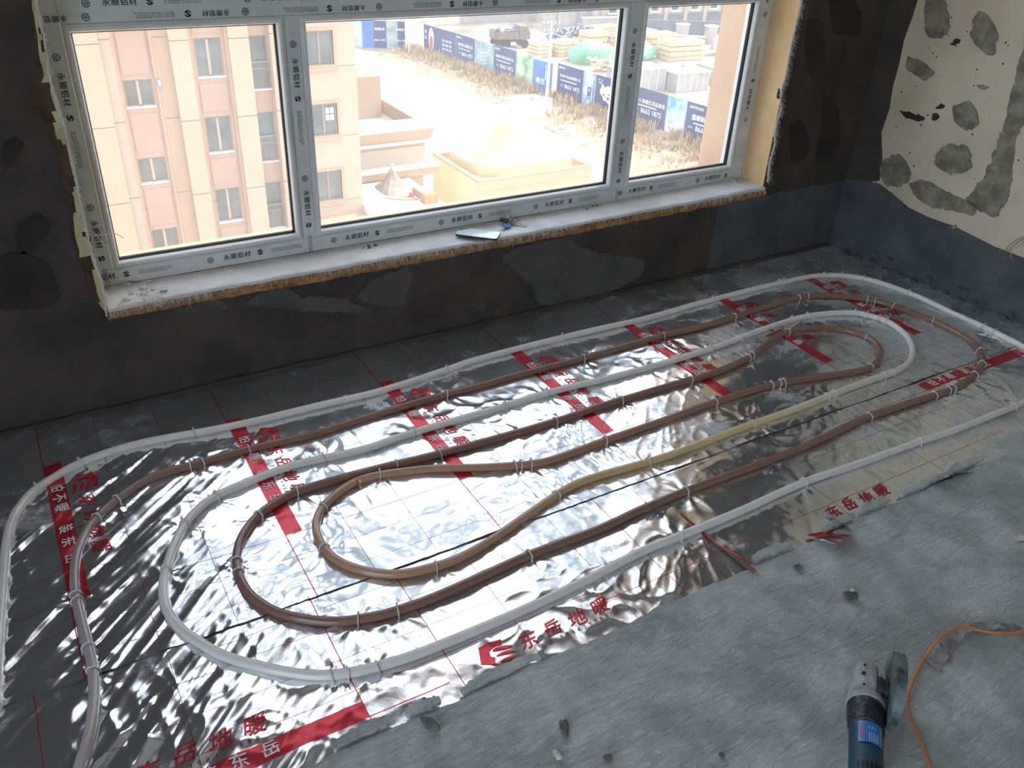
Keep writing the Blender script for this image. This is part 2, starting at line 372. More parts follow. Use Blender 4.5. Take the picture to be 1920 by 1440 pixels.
# ------------------------------------------------------------------ materials
M = {}
def screed_mat():
    m = bpy.data.materials.new('cement_screed')
    m.use_nodes = True
    nt = m.node_tree
    b = nt.nodes['Principled BSDF']; b.inputs['Roughness'].default_value = 0.93
    tc = nt.nodes.new('ShaderNodeTexCoord')
    def nz(scale, detail, rough=0.6, dist=0.0, vec=None):
        n = nt.nodes.new('ShaderNodeTexNoise')
        n.inputs['Scale'].default_value = scale; n.inputs['Detail'].default_value = detail
        n.inputs['Roughness'].default_value = rough; n.inputs['Distortion'].default_value = dist
        nt.links.new(vec or tc.outputs['Object'], n.inputs['Vector'])
        return n.outputs['Fac']
    def ramp(src, p0, p1, c0, c1):
        r = nt.nodes.new('ShaderNodeValToRGB')
        r.color_ramp.elements[0].position = p0; r.color_ramp.elements[1].position = p1
        r.color_ramp.elements[0].color = c0; r.color_ramp.elements[1].color = c1
        nt.links.new(src, r.inputs[0])
        return r.outputs[0]
    def mul(a, b_, f=1.0):
        x = nt.nodes.new('ShaderNodeMix'); x.data_type = 'RGBA'; x.blend_type = 'MULTIPLY'; x.inputs[0].default_value = f
        nt.links.new(a, x.inputs[6]); nt.links.new(b_, x.inputs[7])
        return x.outputs[2]
    base = ramp(nz(4.5, 9, .65), .35, .66, lin(184, 190, 188), lin(222, 227, 225))
    g = lambda v: (v, v, v, 1)
    pits = ramp(nz(120, 3, .6), .26, .335, g(.36), g(1))                  # small dark pits
    sp = nt.nodes.new('ShaderNodeMapping'); sp.inputs['Rotation'].default_value = (0, 0, .6); sp.inputs['Scale'].default_value = (1, 3.2, 1)
    nt.links.new(tc.outputs['Object'], sp.inputs[0])
    scr = ramp(nz(26, 6, .75, 1.6, sp.outputs[0]), .30, .38, g(.60), g(1))   # trowel tears
    blot = ramp(nz(9, 8, .75), .32, .6, g(.84), g(1.0))
    nt.links.new(mul(mul(mul(base, pits), scr), blot), b.inputs['Base Color'])
    prev = None
    for src, st, ds in ((nz(11, 6), .55, .02), (nz(26, 6, .75, 1.6, sp.outputs[0]), .9, .010), (nz(95, 4), .5, .004)):
        bp = nt.nodes.new('ShaderNodeBump'); bp.inputs['Strength'].default_value = st; bp.inputs['Distance'].default_value = ds
        nt.links.new(src, bp.inputs['Height'])
        if prev is not None: nt.links.new(prev, bp.inputs['Normal'])
        prev = bp.outputs[0]
    nt.links.new(prev, b.inputs['Normal'])
    return m
M['screed'] = screed_mat()
M['dark_plaster'] = mat('dark_cement_plaster', lin(58, 54, 52), lin(80, 75, 71), 4, rough=0.95, bump=0.25, bscale=40)
M['grey_coat'] = mat('dark_waterproof_cement', lin(72, 76, 80), lin(96, 100, 103), 5, rough=0.9, bump=0.3, bscale=50)
M['patch_light'] = mat('grey_mortar_patch', lin(76, 75, 74), lin(92, 90, 88), 7, rough=0.95, bump=0.3, bscale=60)
M['patch_dark'] = mat('dark_mortar_smear', lin(44, 40, 38), lin(58, 53, 50), 9, rough=0.95, bump=0.3, bscale=60)
M['beige_wall'] = mat('beige_putty_wall', lin(194, 183, 162), lin(216, 206, 186), 3, rough=0.95, bump=0.15, bscale=70)
M['smear'] = mat('olive_grey_mortar_smear', lin(112, 108, 96), lin(150, 145, 130), 16, rough=0.95, bump=0.5, bscale=70, lo=0.4, hi=0.62)
M['white_wall'] = mat('pale_plaster', lin(190, 188, 184), lin(206, 204, 200), 3, rough=0.95)
M['ceiling'] = mat('ceiling_concrete', lin(176, 175, 172), lin(196, 195, 192), 3, rough=0.95)
M['peach'] = mat('peach_render', lin(206, 164, 128), lin(212, 172, 136), 2, rough=0.95, bump=0.1, bscale=90)
M['reveal'] = mat('cream_reveal_plaster', lin(226, 190, 138), lin(240, 208, 162), 6, rough=0.95, bump=0.1, bscale=60)
M['sill'] = mat('white_sill_mortar', lin(206, 206, 208), lin(228, 228, 230), 9, rough=0.9, bump=0.3, bscale=70)
M['board'] = mat('brown_fibre_board', lin(118, 84, 56), lin(186, 146, 104), 34, rough=0.95, bump=0.8, bscale=120)
M['foam'] = mat('yellow_builders_foam', lin(176, 168, 124), lin(206, 200, 160), 11, rough=0.95, bump=0.6, bscale=60)
M['foam_brown'] = mat('browned_foam', lin(58, 44, 38), lin(92, 72, 58), 18, rough=0.95, bump=0.6, bscale=60)
M['fibre'] = mat('white_glass_fibre', lin(225, 222, 215), lin(200, 196, 188), 30, rough=0.8)
M['alu'] = mat('white_coated_aluminium', lin(214, 216, 216), lin(226, 228, 228), 4, rough=0.35)
M['film'] = mat('grey_protective_film', lin(200, 207, 208), lin(220, 225, 224), 12, rough=0.28, bump=0.15, bscale=35)
M['print_dark'] = mat('dark_print', lin(38, 42, 58), rough=0.5)
M['print_faded'] = mat('faded_print', lin(140, 138, 144), lin(158, 160, 164), 60, rough=0.5)
M['gasket'] = mat('black_gasket', lin(18, 18, 18), rough=0.6)
M['insul'] = mat('pale_green_insulation', lin(196, 204, 160), lin(210, 214, 178), 20, rough=0.95)

def glass_mat():
    m = bpy.data.materials.new('hazed_window_glass')
    m.use_nodes = True
    nt = m.node_tree
    nt.nodes.clear()
    out = nt.nodes.new('ShaderNodeOutputMaterial')
    tr = nt.nodes.new('ShaderNodeBsdfTransparent')
    tr.inputs[0].default_value = (0.81, 0.82, 0.815, 1)
    gl = nt.nodes.new('ShaderNodeBsdfGlossy')
    gl.inputs['Roughness'].default_value = 0.0
    lw_ = nt.nodes.new('ShaderNodeLayerWeight')               # Schlick reflectance, the same from both faces
    lw_.inputs[0].default_value = 0.5
    pw = nt.nodes.new('ShaderNodeMath'); pw.operation = 'POWER'; pw.inputs[1].default_value = 5.0
    nt.links.new(lw_.outputs['Facing'], pw.inputs[0])
    fr = nt.nodes.new('ShaderNodeMath'); fr.operation = 'MULTIPLY_ADD'; fr.inputs[1].default_value = 0.9; fr.inputs[2].default_value = 0.035
    nt.links.new(pw.outputs[0], fr.inputs[0])
    m1 = nt.nodes.new('ShaderNodeMixShader')
    nt.links.new(fr.outputs[0], m1.inputs[0]); nt.links.new(tr.outputs[0], m1.inputs[1]); nt.links.new(gl.outputs[0], m1.inputs[2])
    du = nt.nodes.new('ShaderNodeBsdfTranslucent')            # glare haze over the view, put in as a translucent layer
    du.inputs[0].default_value = (0.95, 0.93, 0.9, 1)
    tc = nt.nodes.new('ShaderNodeTexCoord')
    n = nt.nodes.new('ShaderNodeTexNoise'); n.inputs['Scale'].default_value = 3.0; n.inputs['Detail'].default_value = 5
    nt.links.new(tc.outputs['Object'], n.inputs['Vector'])
    mr = nt.nodes.new('ShaderNodeMapRange'); mr.inputs['To Min'].default_value = 0.05; mr.inputs['To Max'].default_value = 0.11
    nt.links.new(n.outputs['Fac'], mr.inputs[0])
    m2 = nt.nodes.new('ShaderNodeMixShader')
    nt.links.new(mr.outputs[0], m2.inputs[0]); nt.links.new(m1.outputs[0], m2.inputs[1]); nt.links.new(du.outputs[0], m2.inputs[2])
    nt.links.new(m2.outputs[0], out.inputs[0])
    return m
M['glass'] = glass_mat()

# ------------------------------------------------------------------ the room
YW = 2.574          # inner face of the window wall
YO = 3.01           # outer face
XL, XR = -1.7, 3.40
YB = -2.9
ZC = 2.90
def wall_x(y):      # the right wall stands a little out of square
    return XR + 0.08 * (YW - y)

mb = MB().box(XL - .2, 3.95, YB - .2, YW + .2, -0.16, -0.032)
slab = mb.build('floor', M['screed'])
props(slab, 'grey cement floor slab of the unfinished room', 'floor', kind='structure')

# screed: raised crust with a broken edge towards the foil
xs = np.linspace(XL, 3.75, 420); ysn = np.concatenate([np.linspace(YB, 0.2, 60)[:-1], np.linspace(0.2, 1.0, 120)])
nx = len(xs)
edge = 1.066 + 0.010 * fbm(xs * 3, xs * 0 + 3.3, 3) + 0.007 * fbm(xs * 22, xs * 0 + 8.1, 3) - 0.03 * np.clip(xs - 2.3, 0, 1)
rows = [(y, None) for y in ysn] + [(None, t) for t in (0.0, 0.25, 0.5, 0.7, 0.85, 0.94, 1.0)] + [(None, 2.0)]
X = np.zeros((len(rows), nx)); Y = X.copy(); Z = X.copy()
for i, (y, t) in enumerate(rows):
    X[i] = xs
    if y is not None:
        Y[i] = y
    else:
        Y[i] = 1.0 + (edge - 1.0) * min(t, 1.0) + (0.003 if t == 2.0 else 0) + (t / 40 if False else 0)
    Z[i] = 0.012 + 0.0022 * fbm(X[i] * 6, Y[i] * 6, 4) + 0.0012 * np.abs(pnoise(X[i] * 31, Y[i] * 47))
    if t == 1.0: Z[i] -= 0.003 + 0.004 * np.abs(fbm(xs * 30, xs * 0 + 1.7, 2))
    if t == 2.0: Z[i] = -0.031
screed = grid_object('screed', X, Y, Z, [M['screed']], slab)

def crack_pieces():
    """thin slivers of crust that have broken loose along the edge"""
    spans = [(0.30, 0.42, 0), (0.45, 0.53, 1), (0.58, 0.78, 2), (1.44, 1.58, 3), (1.70, 1.83, 4), (1.86, 1.98, 5), (2.03, 2.20, 6), (2.24, 2.42, 7)]
    for a, b, k in spans:
        R = random.Random(k + 50)
        n = 16
        ex = lambda x: float(np.interp(x, xs, edge))
        top = [(a + (b - a) * i / n, ex(a + (b - a) * i / n) + .027 + R.uniform(-.003, .003) - .010 * abs(2 * i / n - 1) ** 3) for i in range(n + 1)]
        bot = [(x, ex(x) + .005 + R.uniform(-.002, .003)) for x, y in top]
        poly = bot + top[::-1]
        tilt = R.uniform(0.05, 0.2)
        MB().prism(poly, lambda u, v, d: (u, v, d + 0.014 + (v - 1.07) * tilt), -0.006, 0.005).build('screed_sliver', M['screed'], slab)
crack_pieces()

# insulation boards the foil lies on
ins = empty('insulation_board', (1, 1.7, -0.03), label='pale green insulation layer showing under the foil edge at bottom left', cat='insulation')
for k in range(7):
    x0 = -1.65 + k * 0.73
    for j, (y0, y1) in enumerate([(1.10 if k < 2 else 1.09, 1.83), (1.835, 2.56)]):
        MB().box(x0, min(x0 + 0.726, wall_x(y0) - .02), y0, y1, -0.031, -0.0130).build('board_panel', M['insul'], ins)

# window wall with its opening
OX0, OX1, OZ0, OZ1 = 0.155, 2.862, 0.318, 2.52
ww = empty('wall_window', (1, YW, 0), label='dark cement plastered wall around the wide window', cat='wall', kind='structure')
def wall_ring(y0, y1, ox0, ox1, oz0, oz1, x0, x1, z0, z1):
    return MB().box(x0, ox0, y0, y1, z0, z1).box(ox1, x1, y0, y1, z0, z1).box(ox0, ox1, y0, y1, z0, oz0).box(ox0, ox1, y0, y1, oz1, z1)
wall_ring(YW, 2.80, OX0, OX1, OZ0, OZ1, XL - .2, 3.40, -0.03, ZC + .1).build('inner_leaf', M['dark_plaster'], ww)
wall_ring(2.80, YO, 0.20, 2.862, 0.34, 2.52, XL - 8, 9.5, -18, 9).build('outer_render', M['peach'], ww)
MB().box(2.8565, 2.8615, YW + .004, 2.716, OZ0, OZ1).build('reveal_plaster', M['reveal'], ww)
MB().box(OX0, OX1, YW + .004, 2.716, OZ1 - .006, OZ1 - .001).build('reveal_plaster', M['dark_plaster'], ww)

def wall_blob(poly, fn, m, parent, name, d=0.003, rough=0.0015, seed=1):
    """thin irregular smear of mortar on a wall; outline from poly, frayed"""
    P = smooth_path(poly + [poly[0]], 0.004)[:-1]
    out = []
    for i, p in enumerate(P):
        k = float(fbm(np.array(p[0] * 34.0 + seed), np.array(p[1] * 34.0), 5)) * 0.013
        out.append((p[0] + k, p[1] + k * .7))
    return MB().prism(out, fn, 0.0004, d).build(name, m, parent)
for i, poly in enumerate(WINDOW_PATCHES):
    if i == 10: continue
    poly = [(x, max(z, 0.004)) for x, z in poly]
    wall_blob(poly, lambda u, v, d: (u, YW - d, v), M['patch_light'] if i < 5 else M['patch_dark'], ww, 'plaster_patch', seed=i)
# lower, smoother waterproof coat on the window wall, right of the opening and under it
zt = [(x, 0.325 + 0.02 * float(fbm(np.array(x * 7.0), np.array(2.2), 3))) for x in np.linspace(2.6, 3.398, 22)]
MB().prism([(2.6, 0.0)] + [(x, z) for x, z in zt] + [(3.398, 0.0)], lambda u, v, d: (u, YW - d, v), 0.0005, 0.0025).build('waterproof_coat', M['grey_coat'], ww)
MB().tube([(x, YW - .004 - .004 * RND.random(), 0.006 + .006 * RND.random()) for x in np.linspace(XL, 3.39, 90)], 0.011, 6).build('mortar_fillet', M['dark_plaster'], ww)

# right wall
wr = empty('wall_right', (3.4, 0, 0), label='beige putty wall with dark mortar smears at the right', cat='wall', kind='structure')
def RWf(y, z, d):          # d = out of the wall into the room
    return (wall_x(y) - d, y - 0.08 * d, z)
def slabw(poly, d0, d1, m, name, par=wr):
    return MB().prism(poly, RWf, d0, d1).build(name, m, par)
slabw([(YB, -.03), (YW + .2, -.03), (YW + .2, ZC + .1), (YB, ZC + .1)], -0.2, 0.0, M['beige_wall'], 'wall_face')
band = [(YW, 0.0), (YW, 0.333)] + [(y, z) for y, z in RIGHT_BAND[1:]] + [(1.2, .25), (0.6, .27), (0.0, .25), (YB, .26), (YB, 0.0)]
slabw(band, 0.0004, 0.004, M['grey_coat'], 'waterproof_coat')
RC = [(y, z) for y, z in RIGHT_CORNER]
cornerp = [(YW, 0.30)] + RC + [(2.47, 1.8), (2.45, 2.3), (2.47, ZC), (YW, ZC)]
slabw(cornerp, 0.0003, 0.003, M['dark_plaster'], 'corner_plaster')
for i, poly in enumerate(RIGHT_PATCHES):
    wall_blob(poly, RWf, M['smear'] if i not in (3, 9, 10, 11) else M['patch_dark'], wr, 'mortar_smear', d=0.0045, seed=i + 30)
mb = MB()                 # pock marks in the putty
for i in range(150):
    y = RND.uniform(1.3, 2.44); z = RND.uniform(.36, 1.35); r_ = RND.uniform(.0012, .0042)
    n_ = 7
    mb.prism([(y + r_ * math.cos(6.28 * k / n_) * RND.uniform(.7, 1.4), z + r_ * math.sin(6.28 * k / n_) * RND.uniform(.7, 1.4)) for k in range(n_)], RWf, 0.0002, 0.0008)
props(mb.build('pock_marks', M['patch_dark'], wr), kind='stuff')
# crumbs of mortar and a rough kicked fillet along its foot
mb = MB()
for i in range(70):
    y = RND.uniform(1.3, 2.5)
    s_ = RND.uniform(.006, .022)
    mb.rock((wall_x(y) - RND.uniform(.0, .03), y, s_ * .3 + RND.choice([0, 0, .03, .06]) * RND.random()), (s_ * 1.5, s_ * 1.8, s_), i)
props(mb.build('mortar_crumbs', M['grey_coat'], wr), kind='stuff')
# splashed white flecks
mb = MB()
for i in range(120):
    y = RND.uniform(1.25, 2.2); z = RND.uniform(.03, .24)
    l = RND.uniform(.004, .016)
    a = RND.uniform(.6, 1.3)
    p = [(y - l * math.cos(a), z - l * math.sin(a)), (y, z - .0012), (y + l * math.cos(a), z + l * math.sin(a)), (y, z + .0012)]
    mb.prism(p, RWf, 0.003, 0.0048)
props(mb.build('splash_marks', M['patch_light'], wr), kind='stuff')

wl = MB().box(XL - .2, XL, YB, YW, -.03, .1).box(XL - .2, XL, YB, YW, 2.35, ZC).box(XL - .2, XL, .4, YW, .1, 2.35).box(XL - .2, XL, YB, -2.5, .1, 2.35).build('wall_left', M['white_wall'])  # wide opening is unseen, added to bring more daylight into the room
props(wl, 'pale plaster wall at the left end with a wide opening added for daylight', 'wall', kind='structure')
wb = MB().box(XL - .2, 3.95, YB - .2, YB, -.03, ZC).build('wall_back', M['white_wall'])
props(wb, 'pale plaster wall behind the camera', 'wall', kind='structure')
ce = MB().box(XL - .2, 3.95, YB - .2, YW + .2, ZC, ZC + .15).build('ceiling', M['ceiling'])
props(ce, 'bare concrete ceiling of the room', 'ceiling', kind='structure')
# ------------------------------------------------------------------ the window
win = empty('window_1', (1.5, 2.74, .36), label='three light aluminium window with printed protective film and hazed panes', cat='window', kind='structure')
YF = 2.714
def member(name, x0, x1, z0, z1):
    return MB().box(x0, x1, YF, 2.79, z0, z1).build(name, M['alu'], win, bevel=0.003)
ZB0, ZB1, ZT0, ZT1, ZT2, ZH0, ZH1 = 0.358, 0.411, 1.122, 1.152, 1.215, 2.43, 2.516
XJ0, XJ1, XM = 0.158, 0.208, [(0.816, 0.862), (2.122, 2.186)]
XK0, XK1 = 2.784, 2.856
rail_b = member('bottom_rail', XJ0, XK1, ZB0, ZB1)
rail_t = member('transom', XJ1, XK0, ZT0, ZT2)
member('head_rail', XJ0, XK1, ZH0, ZH1)
jl = member('jamb', XJ0, XJ1, ZB1, ZH0)
jr = member('jamb', XK0, XK1, ZB1, ZH0)
mulls = []
for a, b in XM:
    mulls.append(member('mullion', a, b, ZB1, ZT0))
    member('mullion', a, b, ZT2, ZH0)

def loop_frame(x0, x1, z0, z1, prof):
    """mitred rectangular frame; prof = [(inset, y)] open profile"""
    mb = MB()
    vs = []
    for i, y in prof:
        vs += [(x0 + i, y, z0 + i), (x1 - i, y, z0 + i), (x1 - i, y, z1 - i), (x0 + i, y, z1 - i)]
    fs = [(4 * k + c, 4 * k + (c + 1) % 4, 4 * k + 4 + (c + 1) % 4, 4 * k + 4 + c) for k in range(len(prof) - 1) for c in range(4)]
    return mb.add(vs, fs)
BEAD = [(0.0, 2.72), (0.0, 2.7115), (0.0015, 2.7085), (0.004, 2.7065), (0.0045, 2.7105), (0.006, 2.7085), (0.010, 2.7055), (0.0145, 2.7058), (0.018, 2.7085), (0.0195, 2.7135), (0.0225, 2.728), (0.0225, 2.742)]
for (a, b) in ((XJ1, XM[0][0]), (XM[0][1], XM[1][0]), (XM[1][1], XK0)):
    for (c, d) in ((ZB1, ZT0), (ZT2, ZH0)):
        loop_frame(a + .0005, b - .0005, c, d, BEAD).build('glazing_bead', M['alu'], win)
        loop_frame(a, b, c, d, [(0.0228, 2.724), (0.0265, 2.730), (0.0265, 2.7418)]).build('gasket', M['gasket'], win)
        MB().box(a + .018, b - .018, 2.742, 2.748, c + .018, d - .018).build('pane', M['glass'], win)

# protective film strips with their print (the square code marks are left off)
def film(name, x0, x1, z0, z1, par):
    return MB().box(x0, x1, YF - .0012, YF - .0002, z0, z1).build('protective_film', M['film'], par)
YP = YF - 0.0017
def fmap(cx, cz, ang):
    ca, sa = math.cos(ang), math.sin(ang)
    return lambda u, v, k=0: (cx + u * ca - v * sa, YP - 0.00004 * k, cz + u * sa + v * ca)
def mark_cross(mb, fn, r=0.0105):
    ring2d(mb, 0, 0, r * .82, r, fn)
    bar2d(mb, -r * .8, 0, r * .8, 0, r * .2, fn)
    bar2d(mb, 0, r * .2, 0, r * .85, r * .22, fn)
    for s in (-1, 1):
        bar2d(mb, s * r * .08, -r * .2, s * r * .5, -r * .7, r * .22, fn)
        bar2d(mb, s * r * .45, 0, s * r * .45, r * .5, r * .16, fn)
def mark_s(mb, fn, r=0.0095):
    n = 16
    for s in (0, 1):
        th = [math.pi * (.08 + s) + math.pi * (.84) * i / n for i in range(n + 1)]
        v = [fn(q * math.cos(t), q * math.sin(t), 0) for q in (r * .55, r) for t in th]
        mb.add(v, [(i, i + 1, n + 2 + i, n + 1 + i) for i in range(n)])
    bar2d(mb, -r * .62, r * .62, r * .62, -r * .62, r * .5, fn)
def print_run(par, cx, cz, ang, h=0.021, parts=(-0.085, 0.0, 0.078), faded=True, only=None):
    """cross mark, four characters, S mark, a faded small line; centred on the characters"""
    mb = MB()
    ca, sa = math.cos(ang), math.sin(ang)
    at = lambda d: fmap(cx + d * ca, cz + d * sa, ang)
    if only in (None, 'all') and parts[0] is not None: mark_cross(mb, at(parts[0]))
    if parts[1] is not None: lettering(mb, '永顺铝材', h, at(parts[1]), spacing=1.18, weight=h * .02)
    if parts[2] is not None: mark_s(mb, at(parts[2]))
    mb.build('lettering', M['print_dark'], par, fix=False)
    if faded:
        mb = MB()
        for k in range(3):
            z_ = (k - 1) * 0.0052
            x_ = 0.115
            while x_ < 0.215:
                w = RND.uniform(.004, .009)
                f_ = at(0)
                bar2d(mb, x_, z_, x_ + w, z_, 0.0034, f_)
                x_ += w + RND.uniform(.001, .003)
        props(mb.build('fine_print', M['print_faded'], par, fix=False), kind='stuff')
fb = film('film', XJ0 + .02, XK1 - .01, ZB0 + .006, ZB1 - .003, rail_b)
for cx in (0.165, 0.588, 1.010, 1.430, 1.844, 2.257, 2.680):
    print_run(fb, cx, 0.3885, 0, parts=(None if cx < .2 else -0.087, 0, 0.077), faded=cx < 2.6)
ft1 = film('film', XJ1 + .002, XK0 - .002, ZT1 + .001, ZT2 - .004, rail_t)
ft2 = film('film', XJ1 + .002, XK0 - .002, ZT0 + .001, ZT1 - .001, rail_t)
for cx in (0.367, 0.80, 1.22, 1.64, 2.06, 2.48):
    print_run(ft1, cx, 1.172, 0)
for cx in (0.19, 0.62, 1.04, 1.46, 1.88, 2.30, 2.70):
    print_run(ft2, cx, 1.1375, math.pi, h=0.018)
for mu, (a, b), zs in ((mulls[0], XM[0], (0.955, 0.535)), (mulls[1], XM[1], (0.935, 0.52))):
    fm = film('film', a + .001, b - .001, ZB1 + .002, ZT0 - .002, mu)
    for z_ in zs:
        print_run(fm, (a + b) / 2, z_, -math.pi / 2)
fl = film('film', XJ0 + .002, XJ1 - .002, ZB1 + .002, ZT0 + .08, jl)
for z_ in (0.955, 0.53): print_run(fl, 0.182, z_, -math.pi / 2)
frr = film('film', XK0 + .002, XK1 - .006, ZB1 + .002, ZT0 + .08, jr)
for z_ in (1.14, 0.715): print_run(frr, 2.817, z_, math.pi / 2)

# ------------------------------------------------------------------ sill: white mortar over a torn brown board
xs = np.linspace(OX0 + .002, OX1 - .003, 260)
def sill_edge(x):
    return 2.560 + 0.007 * float(fbm(np.array(x * 9.0), np.array(4.4), 3)) + 0.004 * float(fbm(np.array(x * 60.0), np.array(1.4), 2)) - 0.010 * max(0, (0.45 - x) / 0.3)
def sill_top(x, y):
    return 0.3565 + 0.012 * max(0.0, (x - 1.9)) + 0.0025 * float(fbm(np.array(x * 14.0), np.array(y * 30.0), 3))
wsill = empty('trim_1', (1.5, 2.64, .33), label='white mortar window sill over a torn brown board', cat='window sill', kind='structure')
rows = 12
V = []; Fc = []
for x in xs:
    e = sill_edge(x)
    for j in range(rows):
        t = j / (rows - 1)
        y = e + (2.716 - e) * t
        V.append((x, y, min(sill_top(x, y), 0.372) - (0.004 if j == 0 else 0)))
    V.append((x, e + .003, 0.346 + .010 * max(0, x - 1.9)))
n = rows + 1
for i in range(len(xs) - 1):
    for j in range(rows - 1):
        Fc.append((i * n + j, (i + 1) * n + j, (i + 1) * n + j + 1, i * n + j + 1))
    Fc.append((i * n, i * n + rows, (i + 1) * n + rows, (i + 1) * n))
MB().add(V, Fc).build('mortar_bed', M['sill'], wsill, smooth=True)
V = []; Fc = []
for i, x in enumerate(xs):
    e = sill_edge(x) + 0.004 + .002 * RND.random()
    lo = 0.312 + .016 * max(0, x - 2.0) + 0.006 * float(fbm(np.array(x * 12.0), np.array(9.4), 3)) + .008 * max(0, (0.5 - x) / .35)
    hi = 0.350 + .010 * max(0, x - 1.9)
    V += [(x, 2.70, lo), (x, e + .004, lo), (x, e, lo + .006), (x, e - .002 * RND.random(), (lo + hi) / 2), (x, e, hi - .002), (x, e + .004, hi), (x, 2.70, hi)]
for i in range(len(xs) - 1):
    for j in range(6):
        Fc.append((i * 7 + j, i * 7 + j + 1, (i + 1) * 7 + j + 1, (i + 1) * 7 + j))
MB().add(V, Fc).build('board_edge', M['board'], wsill)
# frayed fibres hanging from the board
mb = MB()
for i in range(620):
    x = RND.choice([RND.uniform(.16, 2.85), RND.gauss(1.15, .2), RND.gauss(1.65, .12), RND.gauss(2.6, .2), RND.gauss(.36, .08)])
    x = min(max(x, .16), 2.85)
    e = sill_edge(x)
    z0 = 0.349 + .010 * max(0, x - 1.9)
    l = RND.uniform(.006, .022) * (2.2 if RND.random() < .08 else 1)
    dx = RND.uniform(-.5, .5) * l
    p = [(x, e + .002, z0), (x + dx * .4, e - .004 - l * .2, z0 - l * .4), (x + dx, e - .004 - l * .15, z0 - l)]
    mb.tube(p, [.0006, .0005, .0002], 3, False)
props(mb.build('frayed_fibres', M['fibre'], wsill, fix=False), kind='stuff')

# debris on the sill
M['crumb'] = mat('pale_rubble', lin(190, 186, 178), lin(226, 222, 214), 40, rough=0.95, bump=0.4, bscale=150)
M['crumb_dark'] = mat('dark_rubble', lin(70, 62, 52), lin(120, 108, 92), 40, rough=0.95, bump=0.4, bscale=150)
def crumbs(n, cx, cy, sx, sy, smin, smax, label, group, m, seed, cat='rubble'):
    R = random.Random(seed)
    for i in range(n):
        x, y = cx + R.gauss(0, sx), cy + R.gauss(0, sy)
        x = min(max(x, .175), 2.845); y = min(max(y, 2.575), 2.703)
        s = R.uniform(smin, smax)
        o = MB().rock((0, 0, 0), (s * 1.5, s * 1.1, s * .7), seed * 50 + i, 1, .3, R.uniform(0, 3)).build('plaster_crumb', m)
        o.location = (x, y, min(sill_top(x, y), .372) + s * .22)
        props(o, label, cat, group)
crumbs(14, 2.78, 2.685, .035, .014, .006, .02, 'pale plaster crumb heaped at the right end of the sill', 'crumbs at the right end of the sill', M['crumb'], 3)
crumbs(10, 0.27, 2.63, .045, .035, .006, .022, 'pale plaster crumb scattered at the broken left end of the sill', 'crumbs at the left end of the sill', M['crumb'], 5)
crumbs(6, 2.03, 2.69, .03, .01, .004, .012, 'dark crumb around the hole below the right hand mullion', 'crumbs under the right mullion', M['crumb_dark'], 7)
crumbs(5, 1.04, 2.675, .02, .014, .004, .013, 'dark crumb by the left part of the sill near the left mullion', 'crumbs near the left mullion', M['crumb_dark'], 9)
crumbs(9, 1.5, 2.69, .7, .01, .003, .008, 'tiny pale crumb along the foot of the window frame', 'crumbs along the frame foot', M['crumb'], 12)
# torn chunk and splinters at the left end
mb = MB()
for i in range(60):
    x = RND.gauss(.30, .05); y = RND.gauss(2.565, .02); z = 0.352 + RND.uniform(0, .015)
    a = RND.uniform(0, 6.28); l = RND.uniform(.015, .045)
    mb.tube([(x, y, z), (x + l * math.cos(a), y + l * .5 * math.sin(a) - .01, z + RND.uniform(-.02, .014))], [.0011, .0005], 3, False)
props(mb.build('splinter_tuft', M['fibre']), 'tuft of pale splinters at the broken left end of the sill', 'splinters')

# foam and torn mesh down the left edge of the opening
zz = np.linspace(0.335, 2.515, 150)
E1 = [(0.335, .14), (.39, .12), (.593, .105), (.70, .125), (.806, .116), (.906, .106), (.97, .085), (.99, .081), (1.02, .12), (1.1, .125), (1.2, .140), (1.35, .12), (1.7, .11), (2.52, .12)]
def e1(z):
    return float(np.interp(z, [q[0] for q in E1], [q[1] for q in E1])) + 0.012 * float(fbm(np.array(z * 13.0), np.array(.6), 4))
V = []; Fc = []
for z in zz:
    a = min(e1(z), .15); b = 0.156
    for j in range(6):
        t = j / 5
        V.append((a + (b - a) * t, YW - (0.001 if j == 0 else 0.005 + .009 * abs(float(fbm(np.array(z * 22.0), np.array(t * 2.0 + 4), 3)))), z))
    V.append((0.158, 2.70, z))
FM = []
for i in range(len(zz) - 1):
    for j in range(6):
        Fc.append((i * 7 + j, i * 7 + j + 1, (i + 1) * 7 + j + 1, (i + 1) * 7 + j))
        FM.append(0 if j / 5 + 0.9 * float(fbm(np.array(zz[i] * 7.0), np.array(j * .35), 3)) > 0.5 else 1)
_mb = MB()
for f_, k_ in zip(Fc, FM):
    _mb.f.append(f_); _mb.mi.append(k_)
_mb.v = V
_mb.build('foam_edge', [M['foam'], M['foam_brown']], ww)
def torn_mesh(name, label, path, r, nf, lmin, lmax, side):
    root = empty(name, path[0], label=label, cat='mesh tape')
    P = smooth_path(path, .008)
    P = [Vector((p[0] + RND.uniform(-.0015, .0015), p[1] + RND.uniform(-.001, .001), p[2])) for p in P]
    mb = MB()
    for ph in (0, 2.1, 4.2):
        mb.tube([p + Vector((r * .6 * math.cos(i * .9 + ph), -abs(r * .5 * math.sin(i * .9 + ph)), 0)) for i, p in enumerate(P)], [r * RND.uniform(.35, .7) for _ in P], 5)
    mb.build('twisted_edge', M['fibre'], root, smooth=True)
    mb = MB()
    for i in range(nf):
        p = RND.choice(P)
        l = RND.uniform(lmin, lmax)
        d = Vector((side * RND.uniform(.2, 1), -RND.uniform(.05, .5), RND.uniform(-.9, .4))).normalized()
        mb.tube([p, p + d * l * .6, p + d * l + Vector((0, 0, -l * .25))], [.0007, .0006, .0002], 3, False)
    props(mb.build('loose_threads', M['fibre'], root, fix=False), kind='stuff')
    return root
